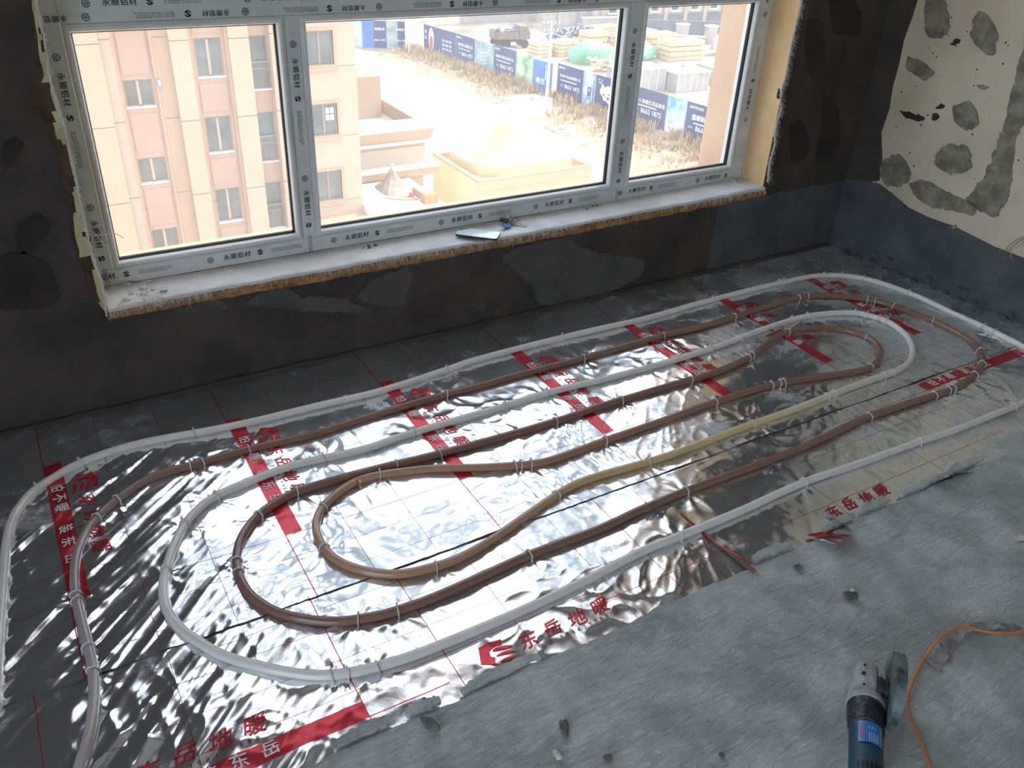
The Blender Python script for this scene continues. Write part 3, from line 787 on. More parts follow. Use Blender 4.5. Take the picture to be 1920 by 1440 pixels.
torn_mesh('torn_mesh_edge', 'twisted white fibre mesh edge hanging down the left jamb', [(.150, 2.560, 1.32), (.155, 2.558, 1.15), (.146, 2.558, 1.0), (.154, 2.556, .89), (.150, 2.556, .70), (.150, 2.556, .52), (.158, 2.552, .44), (.150, 2.552, .335)], .0032, 160, .008, .02, 1)
torn_mesh('torn_mesh_edge', 'frayed white fibre mesh along the right reveal edge', [(2.853, 2.570, 1.25), (2.852, 2.568, 1.12), (2.845, 2.568, .95), (2.850, 2.568, .84), (2.838, 2.566, .80), (2.846, 2.566, .74), (2.858, 2.567, .70), (2.850, 2.567, .62), (2.866, 2.567, .555), (2.858, 2.567, .48), (2.868, 2.566, .39)], .0055, 420, .01, .03, 1)
for i, (p, lab) in enumerate([([(.165, 2.56, .60), (.20, 2.60, .52), (.27, 2.62, .40), (.31, 2.62, .362)], 'long loose white thread falling from the left jamb onto the sill'),
                              ([(.165, 2.556, .585), (.22, 2.59, .572), (.245, 2.60, .55)], 'short loose white thread curling off the left jamb')]):
    props(MB().tube([tuple(q) for q in smooth_path(p, .01)], .0009, 4).build('loose_thread', M['fibre']), lab, 'thread')
mb = MB()       # ragged plaster lip outside the right reveal
V = []; Fc = []
zz = np.linspace(.36, 2.515, 120)
for z in zz:
    a = 2.862 - 0.010 * float(np.clip(fbm(np.array(z * 11.0), np.array(5.5), 4), -.3, 1)); b = 2.90 + 0.02 * float(fbm(np.array(z * 8.0), np.array(1.5), 3))
    V += [(a, 2.60, z), (a, YW - .006, z), ((a + b) / 2, YW - .007, z), (b, YW - .0005, z)]
for i in range(len(zz) - 1):
    for j in range(3):
        Fc.append((i * 4 + j, i * 4 + j + 1, (i + 1) * 4 + j + 1, (i + 1) * 4 + j))
MB().add(V, Fc).build('plaster_lip', M['dark_plaster'], ww)

# ------------------------------------------------------------------ phone and keys on the sill
M['phone_back'] = mat('white_phone_glass', lin(222, 232, 234), lin(226, 236, 238), 3, rough=0.12, coat=0.6)
M['phone_side'] = mat('dark_phone_edge', lin(22, 34, 38), rough=0.3)
M['phone_grey'] = mat('grey_camera_glass', lin(120, 140, 142), rough=0.1)
ph = empty('smartphone', (1.437, 2.598, .3645), -0.74, 'white backed smartphone lying at the front edge of the sill', 'phone')
def rrect(w, h, r, n=5):
    o = []
    for cx, cy, a0 in ((w / 2 - r, h / 2 - r, 0), (-w / 2 + r, h / 2 - r, 90), (-w / 2 + r, -h / 2 + r, 180), (w / 2 - r, -h / 2 + r, 270)):
        for i in range(n + 1):
            a = math.radians(a0 + 90 * i / n)
            o.append((cx + r * math.cos(a), cy + r * math.sin(a)))
    return o
idf = lambda u, v, d: (u, v, d)
MB().prism(rrect(.158, .074, .011), idf, 0, .0078).build('body', M['phone_side'], ph, bevel=.0012, local=True)
MB().prism(rrect(.155, .071, .010), idf, .0076, .0086).build('back_panel', M['phone_back'], ph, local=True)
MB().prism([(-.0765, .034), (-.0765, .0), (-.06, .010), (-.035, .034)], idf, .0084, .0090).build('camera_area', M['phone_grey'], ph, local=True)
M['steel'] = mat('key_steel', lin(190, 190, 186), lin(160, 160, 158), 30, rough=0.3, metal=1.0)
M['blue_tag'] = mat('blue_plastic_tag', lin(60, 112, 196), lin(72, 124, 204), 20, rough=0.35)
M['black_plastic'] = mat('black_plastic', lin(28, 30, 34), rough=0.45)
ks = empty('key_bunch', (1.60, 2.655, .3585), 0.0, 'bunch of keys on a ring with a round blue tag', 'keys')
def ringmesh(c, R, r, ax, n=28):
    ax = Vector(ax).normalized(); u = ax.orthogonal().normalized(); w = ax.cross(u)
    return MB().tube([Vector(c) + (u * math.cos(2 * math.pi * i / n) + w * math.sin(2 * math.pi * i / n)) * R for i in range(n + 1)], r, 6, False)
ringmesh((.012, .004, .017), .0155, .0011, (.5, -.35, .8)).build('ring', M['steel'], ks, smooth=True, local=True)
ringmesh((.004, .0, .010), .010, .0009, (-.3, .5, .8)).build('ring', M['steel'], ks, smooth=True, local=True)
MB().lathe([(.0, .0), (.0125, .0), (.0135, .001), (.0135, .0035), (.0125, .0045), (0, .0045)], lambda x, y, h: (x - .017, y * .9 - .018, h + .0025), 20).build('tag', M['blue_tag'], ks, smooth=False, local=True)
def key(c, a, tilt, name='key'):
    mb = MB()
    mb.prism([(.011 * math.cos(2 * math.pi * i / 14), .009 * math.sin(2 * math.pi * i / 14)) for i in range(14)], idf, 0, .002)
    mb.prism([(.009, -.0035), (.040, -.0035), (.043, 0), (.040, .0035), (.036, .002), (.033, .0035), (.029, .0015), (.025, .0035), (.009, .0035)], idf, 0, .002)
    o = mb.build(name, M['steel'], ks, local=True)
    o.location = c; o.rotation_euler = (0, tilt, a)
key((.016, -.004, .006), -.75, .12)
key((-.006, -.008, .004), 3.75, .05)
key((.014, .010, .010), .35, .2)
MB().obox((-.004, .014, .009), (.034, .016, .008), rz=-.6, ry=.2).build('key_fob', M['black_plastic'], ks, bevel=.002, local=True)
ks.scale = (1.25, 1.25, 1.25)
# ------------------------------------------------------------------ reflective foil laid over the insulation
def foil_mat(name, base, dust, rough, metal=1.0, dirt=(0.56, 0.72), dirtcol=lin(150, 158, 162), haze=0.10):
    m = bpy.data.materials.new(name)
    m.use_nodes = True
    nt = m.node_tree
    b = nt.nodes['Principled BSDF']
    tc = nt.nodes.new('ShaderNodeTexCoord')
    n = nt.nodes.new('ShaderNodeTexNoise'); n.inputs['Scale'].default_value = 3.2; n.inputs['Detail'].default_value = 9; n.inputs['Roughness'].default_value = 0.72
    nt.links.new(tc.outputs['Object'], n.inputs['Vector'])
    sp = nt.nodes.new('ShaderNodeSeparateXYZ')
    nt.links.new(tc.outputs['Object'], sp.inputs[0])
    mr = nt.nodes.new('ShaderNodeMapRange')                    # more trodden dirt near the right hand wall
    mr.inputs['From Min'].default_value = 1.7; mr.inputs['From Max'].default_value = 3.0
    mr.inputs['To Min'].default_value = 0.0; mr.inputs['To Max'].default_value = 0.13
    nt.links.new(sp.outputs[0], mr.inputs[0])
    ad = nt.nodes.new('ShaderNodeMath'); ad.operation = 'ADD'
    nt.links.new(n.outputs['Fac'], ad.inputs[0]); nt.links.new(mr.outputs[0], ad.inputs[1])
    rp = nt.nodes.new('ShaderNodeMapRange')
    rp.inputs['From Min'].default_value = dirt[0]; rp.inputs['From Max'].default_value = dirt[1]
    rp.inputs['To Min'].default_value = haze; rp.inputs['To Max'].default_value = dust
    nt.links.new(ad.outputs[0], rp.inputs[0])
    mx = nt.nodes.new('ShaderNodeMix'); mx.data_type = 'RGBA'
    mx.inputs[6].default_value = base; mx.inputs[7].default_value = dirtcol
    nt.links.new(rp.outputs[0], mx.inputs[0]); nt.links.new(mx.outputs[2], b.inputs['Base Color'])
    me = nt.nodes.new('ShaderNodeMapRange'); me.inputs['To Min'].default_value = metal; me.inputs['To Max'].default_value = 0.0
    nt.links.new(rp.outputs[0], me.inputs[0]); nt.links.new(me.outputs[0], b.inputs['Metallic'])
    ro = nt.nodes.new('ShaderNodeMapRange'); ro.inputs['To Min'].default_value = rough; ro.inputs['To Max'].default_value = 0.75
    nt.links.new(rp.outputs[0], ro.inputs[0]); nt.links.new(ro.outputs[0], b.inputs['Roughness'])
    w = nt.nodes.new('ShaderNodeTexNoise'); w.inputs['Scale'].default_value = 38; w.inputs['Detail'].default_value = 3; w.inputs['Distortion'].default_value = 1.6
    nt.links.new(tc.outputs['Object'], w.inputs['Vector'])
    bp = nt.nodes.new('ShaderNodeBump'); bp.inputs['Strength'].default_value = 0.05; bp.inputs['Distance'].default_value = 0.003
    nt.links.new(w.outputs['Fac'], bp.inputs['Height']); nt.links.new(bp.outputs[0], b.inputs['Normal'])
    return m
M['foil'] = foil_mat('silver_foil', (0.88, 0.91, 0.94, 1), 0.70, 0.085)
M['foil_red'] = foil_mat('red_print_on_foil', lin(206, 22, 44), 0.2, 0.22, metal=0.55)
M['foil_line'] = foil_mat('brown_line_on_foil', lin(120, 60, 66), 0.3, 0.3, metal=0.4)
M['foil_white'] = mat('white_print_on_foil', lin(226, 228, 230), rough=0.4)
M['foil_back'] = mat('dull_foil_underside', lin(92, 84, 72), lin(120, 112, 98), 14, rough=0.5)

CL = np.array(CLIPS)
def relief(x, y):
    """height of the wrinkled foil above its bed"""
    x = np.asarray(x, float); y = np.asarray(y, float)
    wx = x + 0.05 * pnoise(x * 5 + 3, y * 5); wy = y + 0.05 * pnoise(x * 5, y * 5 + 7)
    h = 0.0034 * fbm(x * 2.6, y * 3.4, 1)
    r1 = 1 - np.abs(pnoise(wx * 7 + wy * 3, wy * 8.5 - wx * 2)) * 2.0
    r2 = 1 - np.abs(pnoise(wx * 10 - wy * 7 + 30, wy * 11 + wx * 3 + 5)) * 2.0
    msk = np.clip(0.25 + 1.8 * pnoise(x * 2.3 + 4, y * 2.9 + 1), 0, 1)
    h = h + msk * (0.0026 * np.clip(r1, 0, 1) ** 5 + 0.0016 * np.clip(r2, 0, 1) ** 4)
    h = h + 0.0045 * np.abs(pnoise(wx * 3.4 + 8, wy * 4.2)) + 0.0022 * np.abs(pnoise(wx * 7.7, wy * 9.1 + 4)) + 0.0010 * np.abs(pnoise(wx * 17, wy * 15 + 4))
    # short stretched folds square to the pipes, and fine slanting ones
    mk = np.clip(pnoise(x * 2.1 + 20, y * 3.3) * 2.4 + 0.25, 0, 1)
    h = h + mk * 0.0017 * np.clip(1 - np.abs(pnoise(wx * 19 + wy * 3, wy * 3.2)) * 2.6, 0, 1) ** 2
    mk = np.clip(pnoise(x * 1.9 + 50, y * 2.6 + 9) * 2.4 + 0.1, 0, 1)
    h = h + mk * 0.0015 * np.clip(1 - np.abs(pnoise((wx - wy * .8) * 15, (wx + wy) * 3.0)) * 2.6, 0, 1) ** 2
    # long pulled folds at the left hand end, running towards the window
    k = np.clip((0.50 - x) / 0.55, 0, 1)
    ph = (x * 0.69 - y * 0.72)
    st = np.clip(1 - np.abs(pnoise(ph * 17, (x + y) * 1.6)) * 2.4, 0, 1) ** 2
    st2 = np.clip(1 - np.abs(pnoise(ph * 33 + 7, (x + y) * 2.1 + 3)) * 2.4, 0, 1) ** 2
    h = h + k * (0.0042 * st + 0.0018 * st2 + 0.0018 * np.sin(ph * 58 + 4 * pnoise(x * 3, y * 3)))
    for i, (cx, cy) in enumerate(CL):
        dx, dy = x - cx, y - cy
        m = (np.abs(dx) < .2) & (np.abs(dy) < .2)
        if not m.any():
            continue
        d = np.sqrt(dx[m] ** 2 + dy[m] ** 2) + 1e-4
        th = np.arctan2(dy[m], dx[m])
        kf = 7 + i % 4
        a = 0.0022 * np.exp(-d / 0.05) * np.clip(d / 0.02, 0, 1)
        h[m] += a * (np.abs(np.cos(th * kf / 2 + i * 1.7)) ** 3 * 1.6 - 0.4)
    return h
def H1(x, y):
    return float(relief(np.array([x]), np.array([y]))[0])

def merged_axis(a, b, step, cuts):
    base = np.arange(a, b + step * .5, step)
    cuts = [c for c in cuts if a < c < b]
    for c in cuts:
        base = base[np.abs(base - c) > step * .34]
    return np.unique(np.concatenate([base, cuts, [a, b]]))

STR_X = [-1.156, -0.636, -0.116, 0.404, 0.923, 1.435, 1.945, 2.455, 2.965]
SW, Y_S0, Y_S1 = 0.047, 1.745, 2.345
def sheet(name, label, x0, x1, y0, y1, strips, vlines, hlines, zoff, lift, group='foil sheets under the pipes'):
    """strips: (xa, xb, ya, yb) red areas; vlines (x, w, ya, yb, kind); hlines (y, w, xa, xb, kind)"""
    cx = [q for s in strips for q in s[:2]] + [q for v in vlines for q in (v[0], v[0] + v[1])] + [q for v in hlines for q in v[2:4]]
    cy = [q for s in strips for q in s[2:4]] + [q for v in hlines for q in (v[0], v[0] + v[1])] + [q for v in vlines for q in v[2:4]]
    ax, ay = merged_axis(x0, x1, .0052, cx), merged_axis(y0, y1, .0055, cy)
    X, Y = np.meshgrid(ax, ay)
    Z = relief(X, Y) + zoff
    # the cut edge towards the room curls up a little
    ed = np.exp(-(Y - y0) / 0.012)
    Z = Z + lift * ed * np.clip(0.5 + 1.6 * pnoise(X * 5 + 40 * zoff, X * 0 + 2.2), 0, 1.3)
    mx, my = (X[:-1, :-1] + X[1:, 1:]) / 2, (Y[:-1, :-1] + Y[1:, 1:]) / 2
    mi = np.zeros(mx.shape, int)
    for (x, w, ya, yb, kd) in vlines:
        mi[(mx > x) & (mx < x + w) & (my > ya) & (my < yb)] = kd
    for (y, w, xa, xb, kd) in hlines:
        mi[(my > y) & (my < y + w) & (mx > xa) & (mx < xb)] = kd
    for (xa, xb, ya, yb) in strips:
        mi[(mx > xa) & (mx < xb) & (my > ya) & (my < yb)] = 1
    keep = mx < wall_x(my) - .004
    root = grid_object(name, X, Y, Z, [M['foil'], M['foil_red'], M['foil_line']], None, True, mi, keep)
    props(root, label, 'foil', group)
    return root
vl = []
for x in STR_X:
    vl += [(x, .0028, 1.3, 2.6, 1), (x + .16, .0016, 1.3, 2.6, 2), (x + .33, .0013, 1.3, 2.6, 2)]
hl = [(y, .0013, -1.6, 3.5, 2) for y in (1.56, 1.655, 1.85, 1.95, 2.05, 2.15, 2.25, 2.44, 2.52)] + [(1.742, .0020, -1.6, 3.5, 2)]
FA = sheet('foil_sheet', 'silver foil sheet with seven red cross strips beside the window wall', -1.62, 3.46, 1.497, 2.566, [(x, x + SW, Y_S0, Y_S1) for x in STR_X], vl, hl, 0.0, 0.0032)
BS = [(-0.215, 0.385, 1.118, 1.164)]
FB = sheet('foil_sheet', 'silver foil strip with a red band along its front at bottom left', -1.62, 1.012, 1.045, 1.515, BS,
           [(-.215, .0024, 1.1, 1.52, 1), (.052, .0014, 1.1, 1.52, 2), (.385, .0024, 1.05, 1.52, 1), (.60, .0022, 1.05, 1.52, 1), (.79, .0014, 1.05, 1.52, 2), (-.5, .0016, 1.05, 1.52, 2)],
           [(1.118, .0032, .385, .575, 1), (1.195, .0016, -1.6, 1.0, 1), (1.29, .0012, -1.6, 1.0, 2), (1.39, .0014, -1.6, 1.0, 2), (1.455, .0014, -1.6, 1.0, 2)], -0.0022, 0.0)
FC2 = sheet('foil_sheet', 'short silver foil piece between the two printed front strips', 0.998, 1.425, 1.045, 1.512, [],
            [(1.06, .0014, 1.05, 1.52, 2), (1.22, .0022, 1.05, 1.52, 1), (1.35, .0014, 1.05, 1.52, 2)],
            [(1.155, .0020, .9, 1.5, 1), (1.26, .0014, .9, 1.5, 2), (1.40, .0014, .9, 1.5, 2)], -0.0030, 0.0)
FD = sheet('foil_sheet', 'dusty silver foil strip in front towards the right hand wall', 1.408, 3.46, 1.02, 1.515, [(2.645, 3.245, 1.440, 1.486)],
           [(1.62, .0018, 1.0, 1.52, 1), (1.84, .0014, 1.0, 1.52, 2), (2.05, .0014, 1.0, 1.52, 2), (2.27, .0018, 1.0, 1.52, 2), (2.46, .0014, 1.0, 1.52, 2), (2.645, .0014, 1.0, 1.52, 2)],
           [(1.155, .0020, 1.4, 2.65, 1), (1.245, .0014, 1.4, 3.4, 2), (1.34, .0014, 1.4, 3.4, 2), (1.440, .0026, 2.2, 2.645, 1), (1.5, .0030, 1.4, 3.4, 1)], -0.0022, 0.003)
# the curled red-edged side of the right hand strip
V = []; Fc = []
ys_ = np.linspace(1.04, 1.33, 40)
for y in ys_:
    k = np.clip((1.30 - y) / .2, 0, 1)
    for j in range(9):
        a = j / 8 * (0.5 + 1.9 * k)
        r = 0.005 + .005 * k
        V.append((1.412 + .03 * (1.33 - y) - r * math.sin(a) * 1.2, y, 0.0012 + r * (1 - math.cos(a)) * (.3 + k)))
for i in range(len(ys_) - 1):
    for j in range(8):
        Fc.append((i * 9 + j, i * 9 + j + 1, (i + 1) * 9 + j + 1, (i + 1) * 9 + j))
MB().add(V, Fc, 0).build('curled_edge', M['foil_back'], FD, smooth=True)
MB().tube([V[i * 9 + 8] for i in range(len(ys_))], .0016, 5).build('red_edge', M['foil_red'], FD)

def flap(par, c, rz, w, l, curl, m, name, twist=0.0, seed=1):
    """loose corner of foil standing off the floor"""
    V = []; Fc = []
    nu, nv = 16, 12
    for i in range(nu + 1):
        for j in range(nv + 1):
            u, v = i / nu, j / nv
            a = curl * v
            yy = l * (math.sin(a) / max(curl, .01)); zz_ = l * (1 - math.cos(a)) / max(curl, .01)
            xx = (u - .5) * w * (1 - .35 * v)
            zz_ += 0.006 * float(pnoise(np.array(u * 4 + seed), np.array(v * 3.0))) * v + twist * (u - .5) * v
            q = Matrix.Rotation(rz, 3, 'Z') @ Vector((xx, yy, zz_))
            V.append(Vector(c) + q)
    for i in range(nu):
        for j in range(nv):
            k = i * (nv + 1) + j
            Fc.append((k, k + 1, k + nv + 2, k + nv + 1))
    return MB().add(V, Fc).build(name, m, par, smooth=True)
flap(FD, (1.715, 1.072, .010), 2.9, .13, .07, 1.1, M['foil_red'], 'torn_flap', .03, 2)
flap(FD, (1.685, 1.048, .0135), 2.6, .085, .035, .9, M['foil_white'], 'torn_flap', .02, 5)
flap(FD, (1.80, 1.085, .006), 2.0, .10, .05, .8, M['foil'], 'torn_flap', .02, 8)
flap(FD, (2.24, 1.10, .006), 3.2, .22, .055, 1.0, M['foil'], 'torn_flap', .03, 9)
flap(FD, (2.30, 1.075, .005), 3.05, .16, .03, 1.2, M['foil_back'], 'torn_flap', .02, 19)
flap(FD, (1.83, 1.385, .004), 2.2, .06, .05, .6, M['foil'], 'torn_flap', .02, 12)
flap(FC2, (1.37, 1.39, .004), 2.4, .07, .05, .6, M['foil'], 'torn_flap', .02, 14)

def drape(mb, name, m, par, off=0.0014, seglen=0.007):
    """lay flat print on the relief"""
    me = mb.mesh(name)
    bm = bmesh.new(); bm.from_mesh(me)
    bmesh.ops.triangulate(bm, faces=bm.faces)
    for _ in range(4):
        ed = [e for e in bm.edges if e.calc_length() > seglen]
        if not ed: break
        bmesh.ops.subdivide_edges(bm, edges=ed, cuts=1)
        bmesh.ops.triangulate(bm, faces=[f for f in bm.faces if len(f.verts) > 3])
    bm.verts.ensure_lookup_table()
    xy = np.array([(v.co.x, v.co.y) for v in bm.verts])
    z = relief(xy[:, 0], xy[:, 1])
    for v, q in zip(bm.verts, z):
        v.co.z = q + off + v.co.z
        v.normal_flip() if False else None
    bmesh.ops.recalc_face_normals(bm, faces=bm.faces)
    for f in bm.faces:
        if f.normal.z < 0: f.normal_flip()
    bm.to_mesh(me); bm.free()
    return link_mesh(name, me, m, par)
def print_set(par, ox, oy, ang, zoff=0.0, band=True, calli=True, logo=True, nums=True, seed=0):
    """one repeat of the sheet's print; u runs along the red band, v away from it"""
    ca, sa = math.cos(ang), math.sin(ang)
    def at(u0, v0, sh=0.0, sc=1.0):
        def fn(u, v, k=0):
            uu, vv = u0 + u * sc + v * sh, v0 + v
            return (ox + uu * ca - vv * sa, oy + uu * sa + vv * ca, zoff + 0.00012 * k)
        return fn
    if band:
        for ch, u in zip('怕不暖装东岳', (.125, .175, .225, .315, .375, .437)):
            mb = MB()
            lettering(mb, ch, .038, at(u, SW / 2), weight=.0008)
            drape(mb, 'white_character', M['foil_white'], par)
    if calli:
        for k, (ch, u) in enumerate(zip('东岳地暖', (.215, .285, .355, .425))):
            mb = MB()
            lettering(mb, ch, .050, at(u, .088 + (.004 if k % 2 else 0), .25), weight=.0006)
            drape(mb, 'red_character', M['foil_red'], par)
    if nums:
        mb = MB()
        lettering(mb, '电话:998429988', .0165, at(.325, .0605), spacing=2.0)
        props(drape(mb, 'small_print', M['foil_line'], par), kind='stuff')
    if logo:
        mb = MB()
        f = at(.085, .055)
        pent = [(0, .030), (.018, .074), (.040, .076), (.076, .070), (.070, .055), (.050, .060), (.034, .052), (.030, .038), (.038, .030), (.030, .018), (.040, .0), (.014, .022)]
        mb.add([f(u, v) for u, v in pent], [tuple(range(len(pent)))])
        for c0, w in ((.052, .012), (.034, .009), (.015, .010)):
            n = 8
            top = [(.042 + .046 * i / n, c0 + .006 * math.sin(i / n * 3.1) - .010 * i / n) for i in range(n + 1)]
            bot = [(u, v - w * math.sin(.25 + 2.5 * i / n)) for i, (u, v) in enumerate(top)]
            for i in range(n):
                mb.add([f(*top[i]), f(*top[i + 1]), f(*bot[i + 1]), f(*bot[i])], [(0, 1, 2, 3)])
        drape(mb, 'emblem', M['foil_red'], par)
for i, x in enumerate(STR_X[1:]):
    print_set(FA, x, Y_S1, -math.pi / 2)
print_set(FB, -0.255, 1.118, 0.0, -.0022)
print_set(FB, 0.575, 1.042, 0.02, -.0022, band=False)
print_set(FD, 1.59, 1.035, 0.0, -.0015, band=False, nums=False, logo=False)
print_set(FD, 2.58, 1.440, 0.0, -.0022, nums=False)

# ------------------------------------------------------------------ heating pipe
M['pipe'] = mat('plastic_pipe', (1, 1, 1, 1), (.92, .92, .92, 1), 30, rough=0.22, coat=0.25, attr='tint')
M['clip'] = mat('clear_plastic_clip', lin(214, 218, 222), rough=0.25)
pipe = empty('heating_pipe', (1.4, 1.8, 0), label='long plastic floor heating pipe coiled in a flat double spiral', cat='pipe')
WHT, CRM, TAN, BRN, LIL = lin(236, 234, 230)[:3], lin(228, 208, 166)[:3], lin(190, 152, 126)[:3], lin(142, 108, 97)[:3], lin(190, 182, 186)[:3]
def tube_tinted(name, pts, tints, r):
    P = smooth_path(pts, .016)
    P = np.array(P)
    s = np.concatenate([[0], np.cumsum(np.linalg.norm(np.diff(P, axis=0), axis=1))])
    t = s / s[-1]
    zc = 0.0124 + 0.0012 * fbm(P[:, 0] * 5, P[:, 1] * 5, 2)
    mb = MB().tube([(a, b, c) for (a, b), c in zip(P[:, :2], zc)], r, 14)
    o = mb.build(name, M['pipe'], pipe, smooth=True)
    i0, tt = 0, []
    for q in tints:                      # each tint is given at a place along the run
        i0 = i0 + int(np.argmin(((P[i0:, 0] - q[0][0]) ** 2 + (P[i0:, 1] - q[0][1]) ** 2)[:int(q[2] / .016)]))
        tt.append(t[i0])
    col = np.stack([np.interp(t, tt, [q[1][k] for q in tints]) for k in range(3)], -1)
    ca = o.data.color_attributes.new('tint', 'FLOAT_COLOR', 'POINT')
    full = np.ones((len(o.data.vertices), 4)); full[:, :3] = np.repeat(col, 14, 0)
    ca.data.foreach_set('color', full.ravel())
    return P
PR = 0.0118
W_ALL = [(-0.30, 1.30), (-0.305, 1.42)][:0] + PIPE_A + [(3.235, 1.355), (3.13, 1.268), (3.0, 1.235)] + PIPE_B
S1 = tube_tinted('white_run', W_ALL, [(W_ALL[0], WHT, .1), (PIPE_B[42], WHT, 99), (PIPE_B[45], lin(232, 222, 198)[:3], 9), (PIPE_B[47], CRM, 9), (PIPE_B[49], lin(222, 192, 146)[:3], 9), (PIPE_B[53], TAN, 9), (PIPE_B[-1], TAN, 9)], PR)
S2 = tube_tinted('brown_run', PIPE_C, [(PIPE_C[0], TAN, .1), (PIPE_C[4], lin(170, 132, 112)[:3], 3), (PIPE_C[9], BRN, 3), (PIPE_C[-16], BRN, 99), (PIPE_C[-10], lin(170, 158, 158)[:3], 3), (PIPE_C[-1], LIL, 3)], PR)  # pale lilac end: sky reflection put into the tint
ALLP = np.vstack([S1, S2])
TAN_ = np.vstack([np.gradient(S1, axis=0), np.gradient(S2, axis=0)])
n = 14
pth = [(0, (.0140) * math.cos(a), (.0140) * math.sin(a) + .0) for a in np.linspace(-.75, math.pi + .75, n)]
pth = [(0, .018, -.0115)] + pth + [(0, -.018, -.0115)]
cm = MB().tube(pth, [.0012] + [.0019] * n + [.0012], 6)
cm.obox((0, .004, .0157), (.005, .007, .004))
clip_mesh = cm.mesh('pipe_clip')
clip_mesh.materials.append(M['clip'])
clip_mesh.polygons.foreach_set('use_smooth', [True] * len(clip_mesh.polygons))
for (cx, cy) in CLIPS:
    i = int(np.argmin((ALLP[:, 0] - cx) ** 2 + (ALLP[:, 1] - cy) ** 2))
    o = bpy.data.objects.new('pipe_clip', clip_mesh)
    COL.objects.link(o)
    o.parent = pipe
    o.matrix_parent_inverse = world_of(pipe).inverted()
    o.location = (ALLP[i, 0], ALLP[i, 1], .0128)
    o.rotation_euler = (0, RND.uniform(-.15, .15), math.atan2(TAN_[i, 1], TAN_[i, 0]) + RND.uniform(-.25, .25))

# scrap of clear film caught under the pipe at the far left
M['clear_film'] = mat('clear_film_scrap', lin(206, 214, 216), lin(226, 232, 234), 20, rough=0.2, alpha=0.5)
V = []; Fc = []
sp_ = smooth_path([(-.20, 2.20), (-.165, 2.235), (-.125, 2.225), (-.135, 2.17), (-.165, 2.12), (-.19, 2.10)], .008)
for i, p in enumerate(sp_):
    w = .006 + .004 * abs(math.sin(i * .7))
    V += [(p[0], p[1] - w * .3, .003), (p[0] + w, p[1] + w, .007 + .003 * math.sin(i)), (p[0] + w * 1.6, p[1] + w * .2, .004)]
for i in range(len(sp_) - 1):
    for j in range(2): Fc.append((i * 3 + j, i * 3 + j + 1, (i + 1) * 3 + j + 1, (i + 1) * 3 + j))
props(MB().add(V, Fc).build('film_scrap', M['clear_film'], smooth=True), 'scrap of clear plastic film by the outer pipe at far left', 'film scrap')

# ------------------------------------------------------------------ odds and ends on the screed
M['stone'] = mat('mortar_lump', lin(74, 74, 72), lin(120, 120, 116), 30, rough=0.95, bump=0.5, bscale=120)
for (x, y, sx, sy, sz, lab, sd) in [
    (1.525, 1.001, .018, .014, .012, 'small dark mortar lump near the curled foil edge', 1),
    (1.566, 0.862, .026, .020, .018, 'blocky mortar lump with a pale top in the middle of the screed', 2),
    (0.724, 0.888, .034, .016, .014, 'long dark mortar lump left of the screed middle', 3),
    (0.485, 1.030, .036, .018, .015, 'dark mortar lump beside the cracked screed edge', 4),
    (0.501, 1.100, .012, .010, .008, 'dark mortar crumb lying on the foil by the cracked edge', 5),
    (0.679, 0.845, .022, .012, .006, 'flat pale mortar flake at the bottom of the screed', 6),
    (0.764, 0.789, .014, .011, .010, 'tiny dark mortar lump at the bottom edge of the screed', 7),
    (0.973, 0.684, .010, .010, .009, 'pea sized dark mortar lump left of the grinder', 8)]:
    sx, sy, sz = sx * 1.25, sy * 1.25, sz * 1.25
    o = MB().rock((0, 0, 0), (sx, sy, sz), sd + 200, 2, .35, RND.uniform(0, 3)).build('mortar_lump', M['crumb'] if sd == 6 else M['stone'])
    o.location = (x, y, .0135 + sz * .33 if y < 1.08 else .002 + sz * .4)
    props(o, lab, 'rubble')
if True:
    o = MB().rock((0, 0, 0), (.012, .010, .006), 277, 2, .3).build('mortar_flake', M['crumb'])
    o.location = (1.571, .868, .0345); props(o, 'pale flake resting on the blocky mortar lump', 'rubble')
flk = [(0, 0), (.03, -.012), (.045, .0), (.03, .008), (.035, .022), (.02, .012), (.006, .014)]
props(MB().prism(flk, lambda u, v, d: (2.155 + u, .79 + v, d), .0135, .0165).build('film_shred', M['crumb']), 'crumpled pale shred lying at the right edge of the screed', 'scrap')

M['cord'] = mat('orange_cable', lin(214, 128, 66), lin(226, 144, 84), 20, rough=0.4)
cpts = [(2.05, .52), (1.912, 0.56), (1.856, 0.581), (1.812, 0.587), (1.767, 0.606), (1.738, 0.629), (1.715, 0.656), (1.665, 0.664), (1.605, 0.656), (1.534, 0.636), (1.472, 0.611), (1.425, 0.588), (1.396, 0.561), (1.381, 0.533), (1.355, 0.492), (1.324, 0.453), (1.272, 0.39), (1.15, .28), (.95, .18)]
P = smooth_path(cpts, .012)
props(MB().tube([(p[0], p[1], .0175 + .002 * math.sin(i * .13) + .017 * math.exp(-((p[0] - 1.70) / .13) ** 4)) for i, p in enumerate(P)], .0031, 8).build('orange_cable', M['cord'], smooth=True), 'thin orange cable looping over the screed behind the grinder', 'cable')
M['rag'] = mat('grey_tape_rag', lin(130, 128, 130), lin(176, 174, 176), 26, rough=0.6, bump=0.6, bscale=90)
V = []; Fc = []
rp_ = smooth_path([(1.560, .628), (1.62, .640), (1.675, .652), (1.735, .660), (1.775, .640), (1.815, .622), (1.85, .585)], .009)
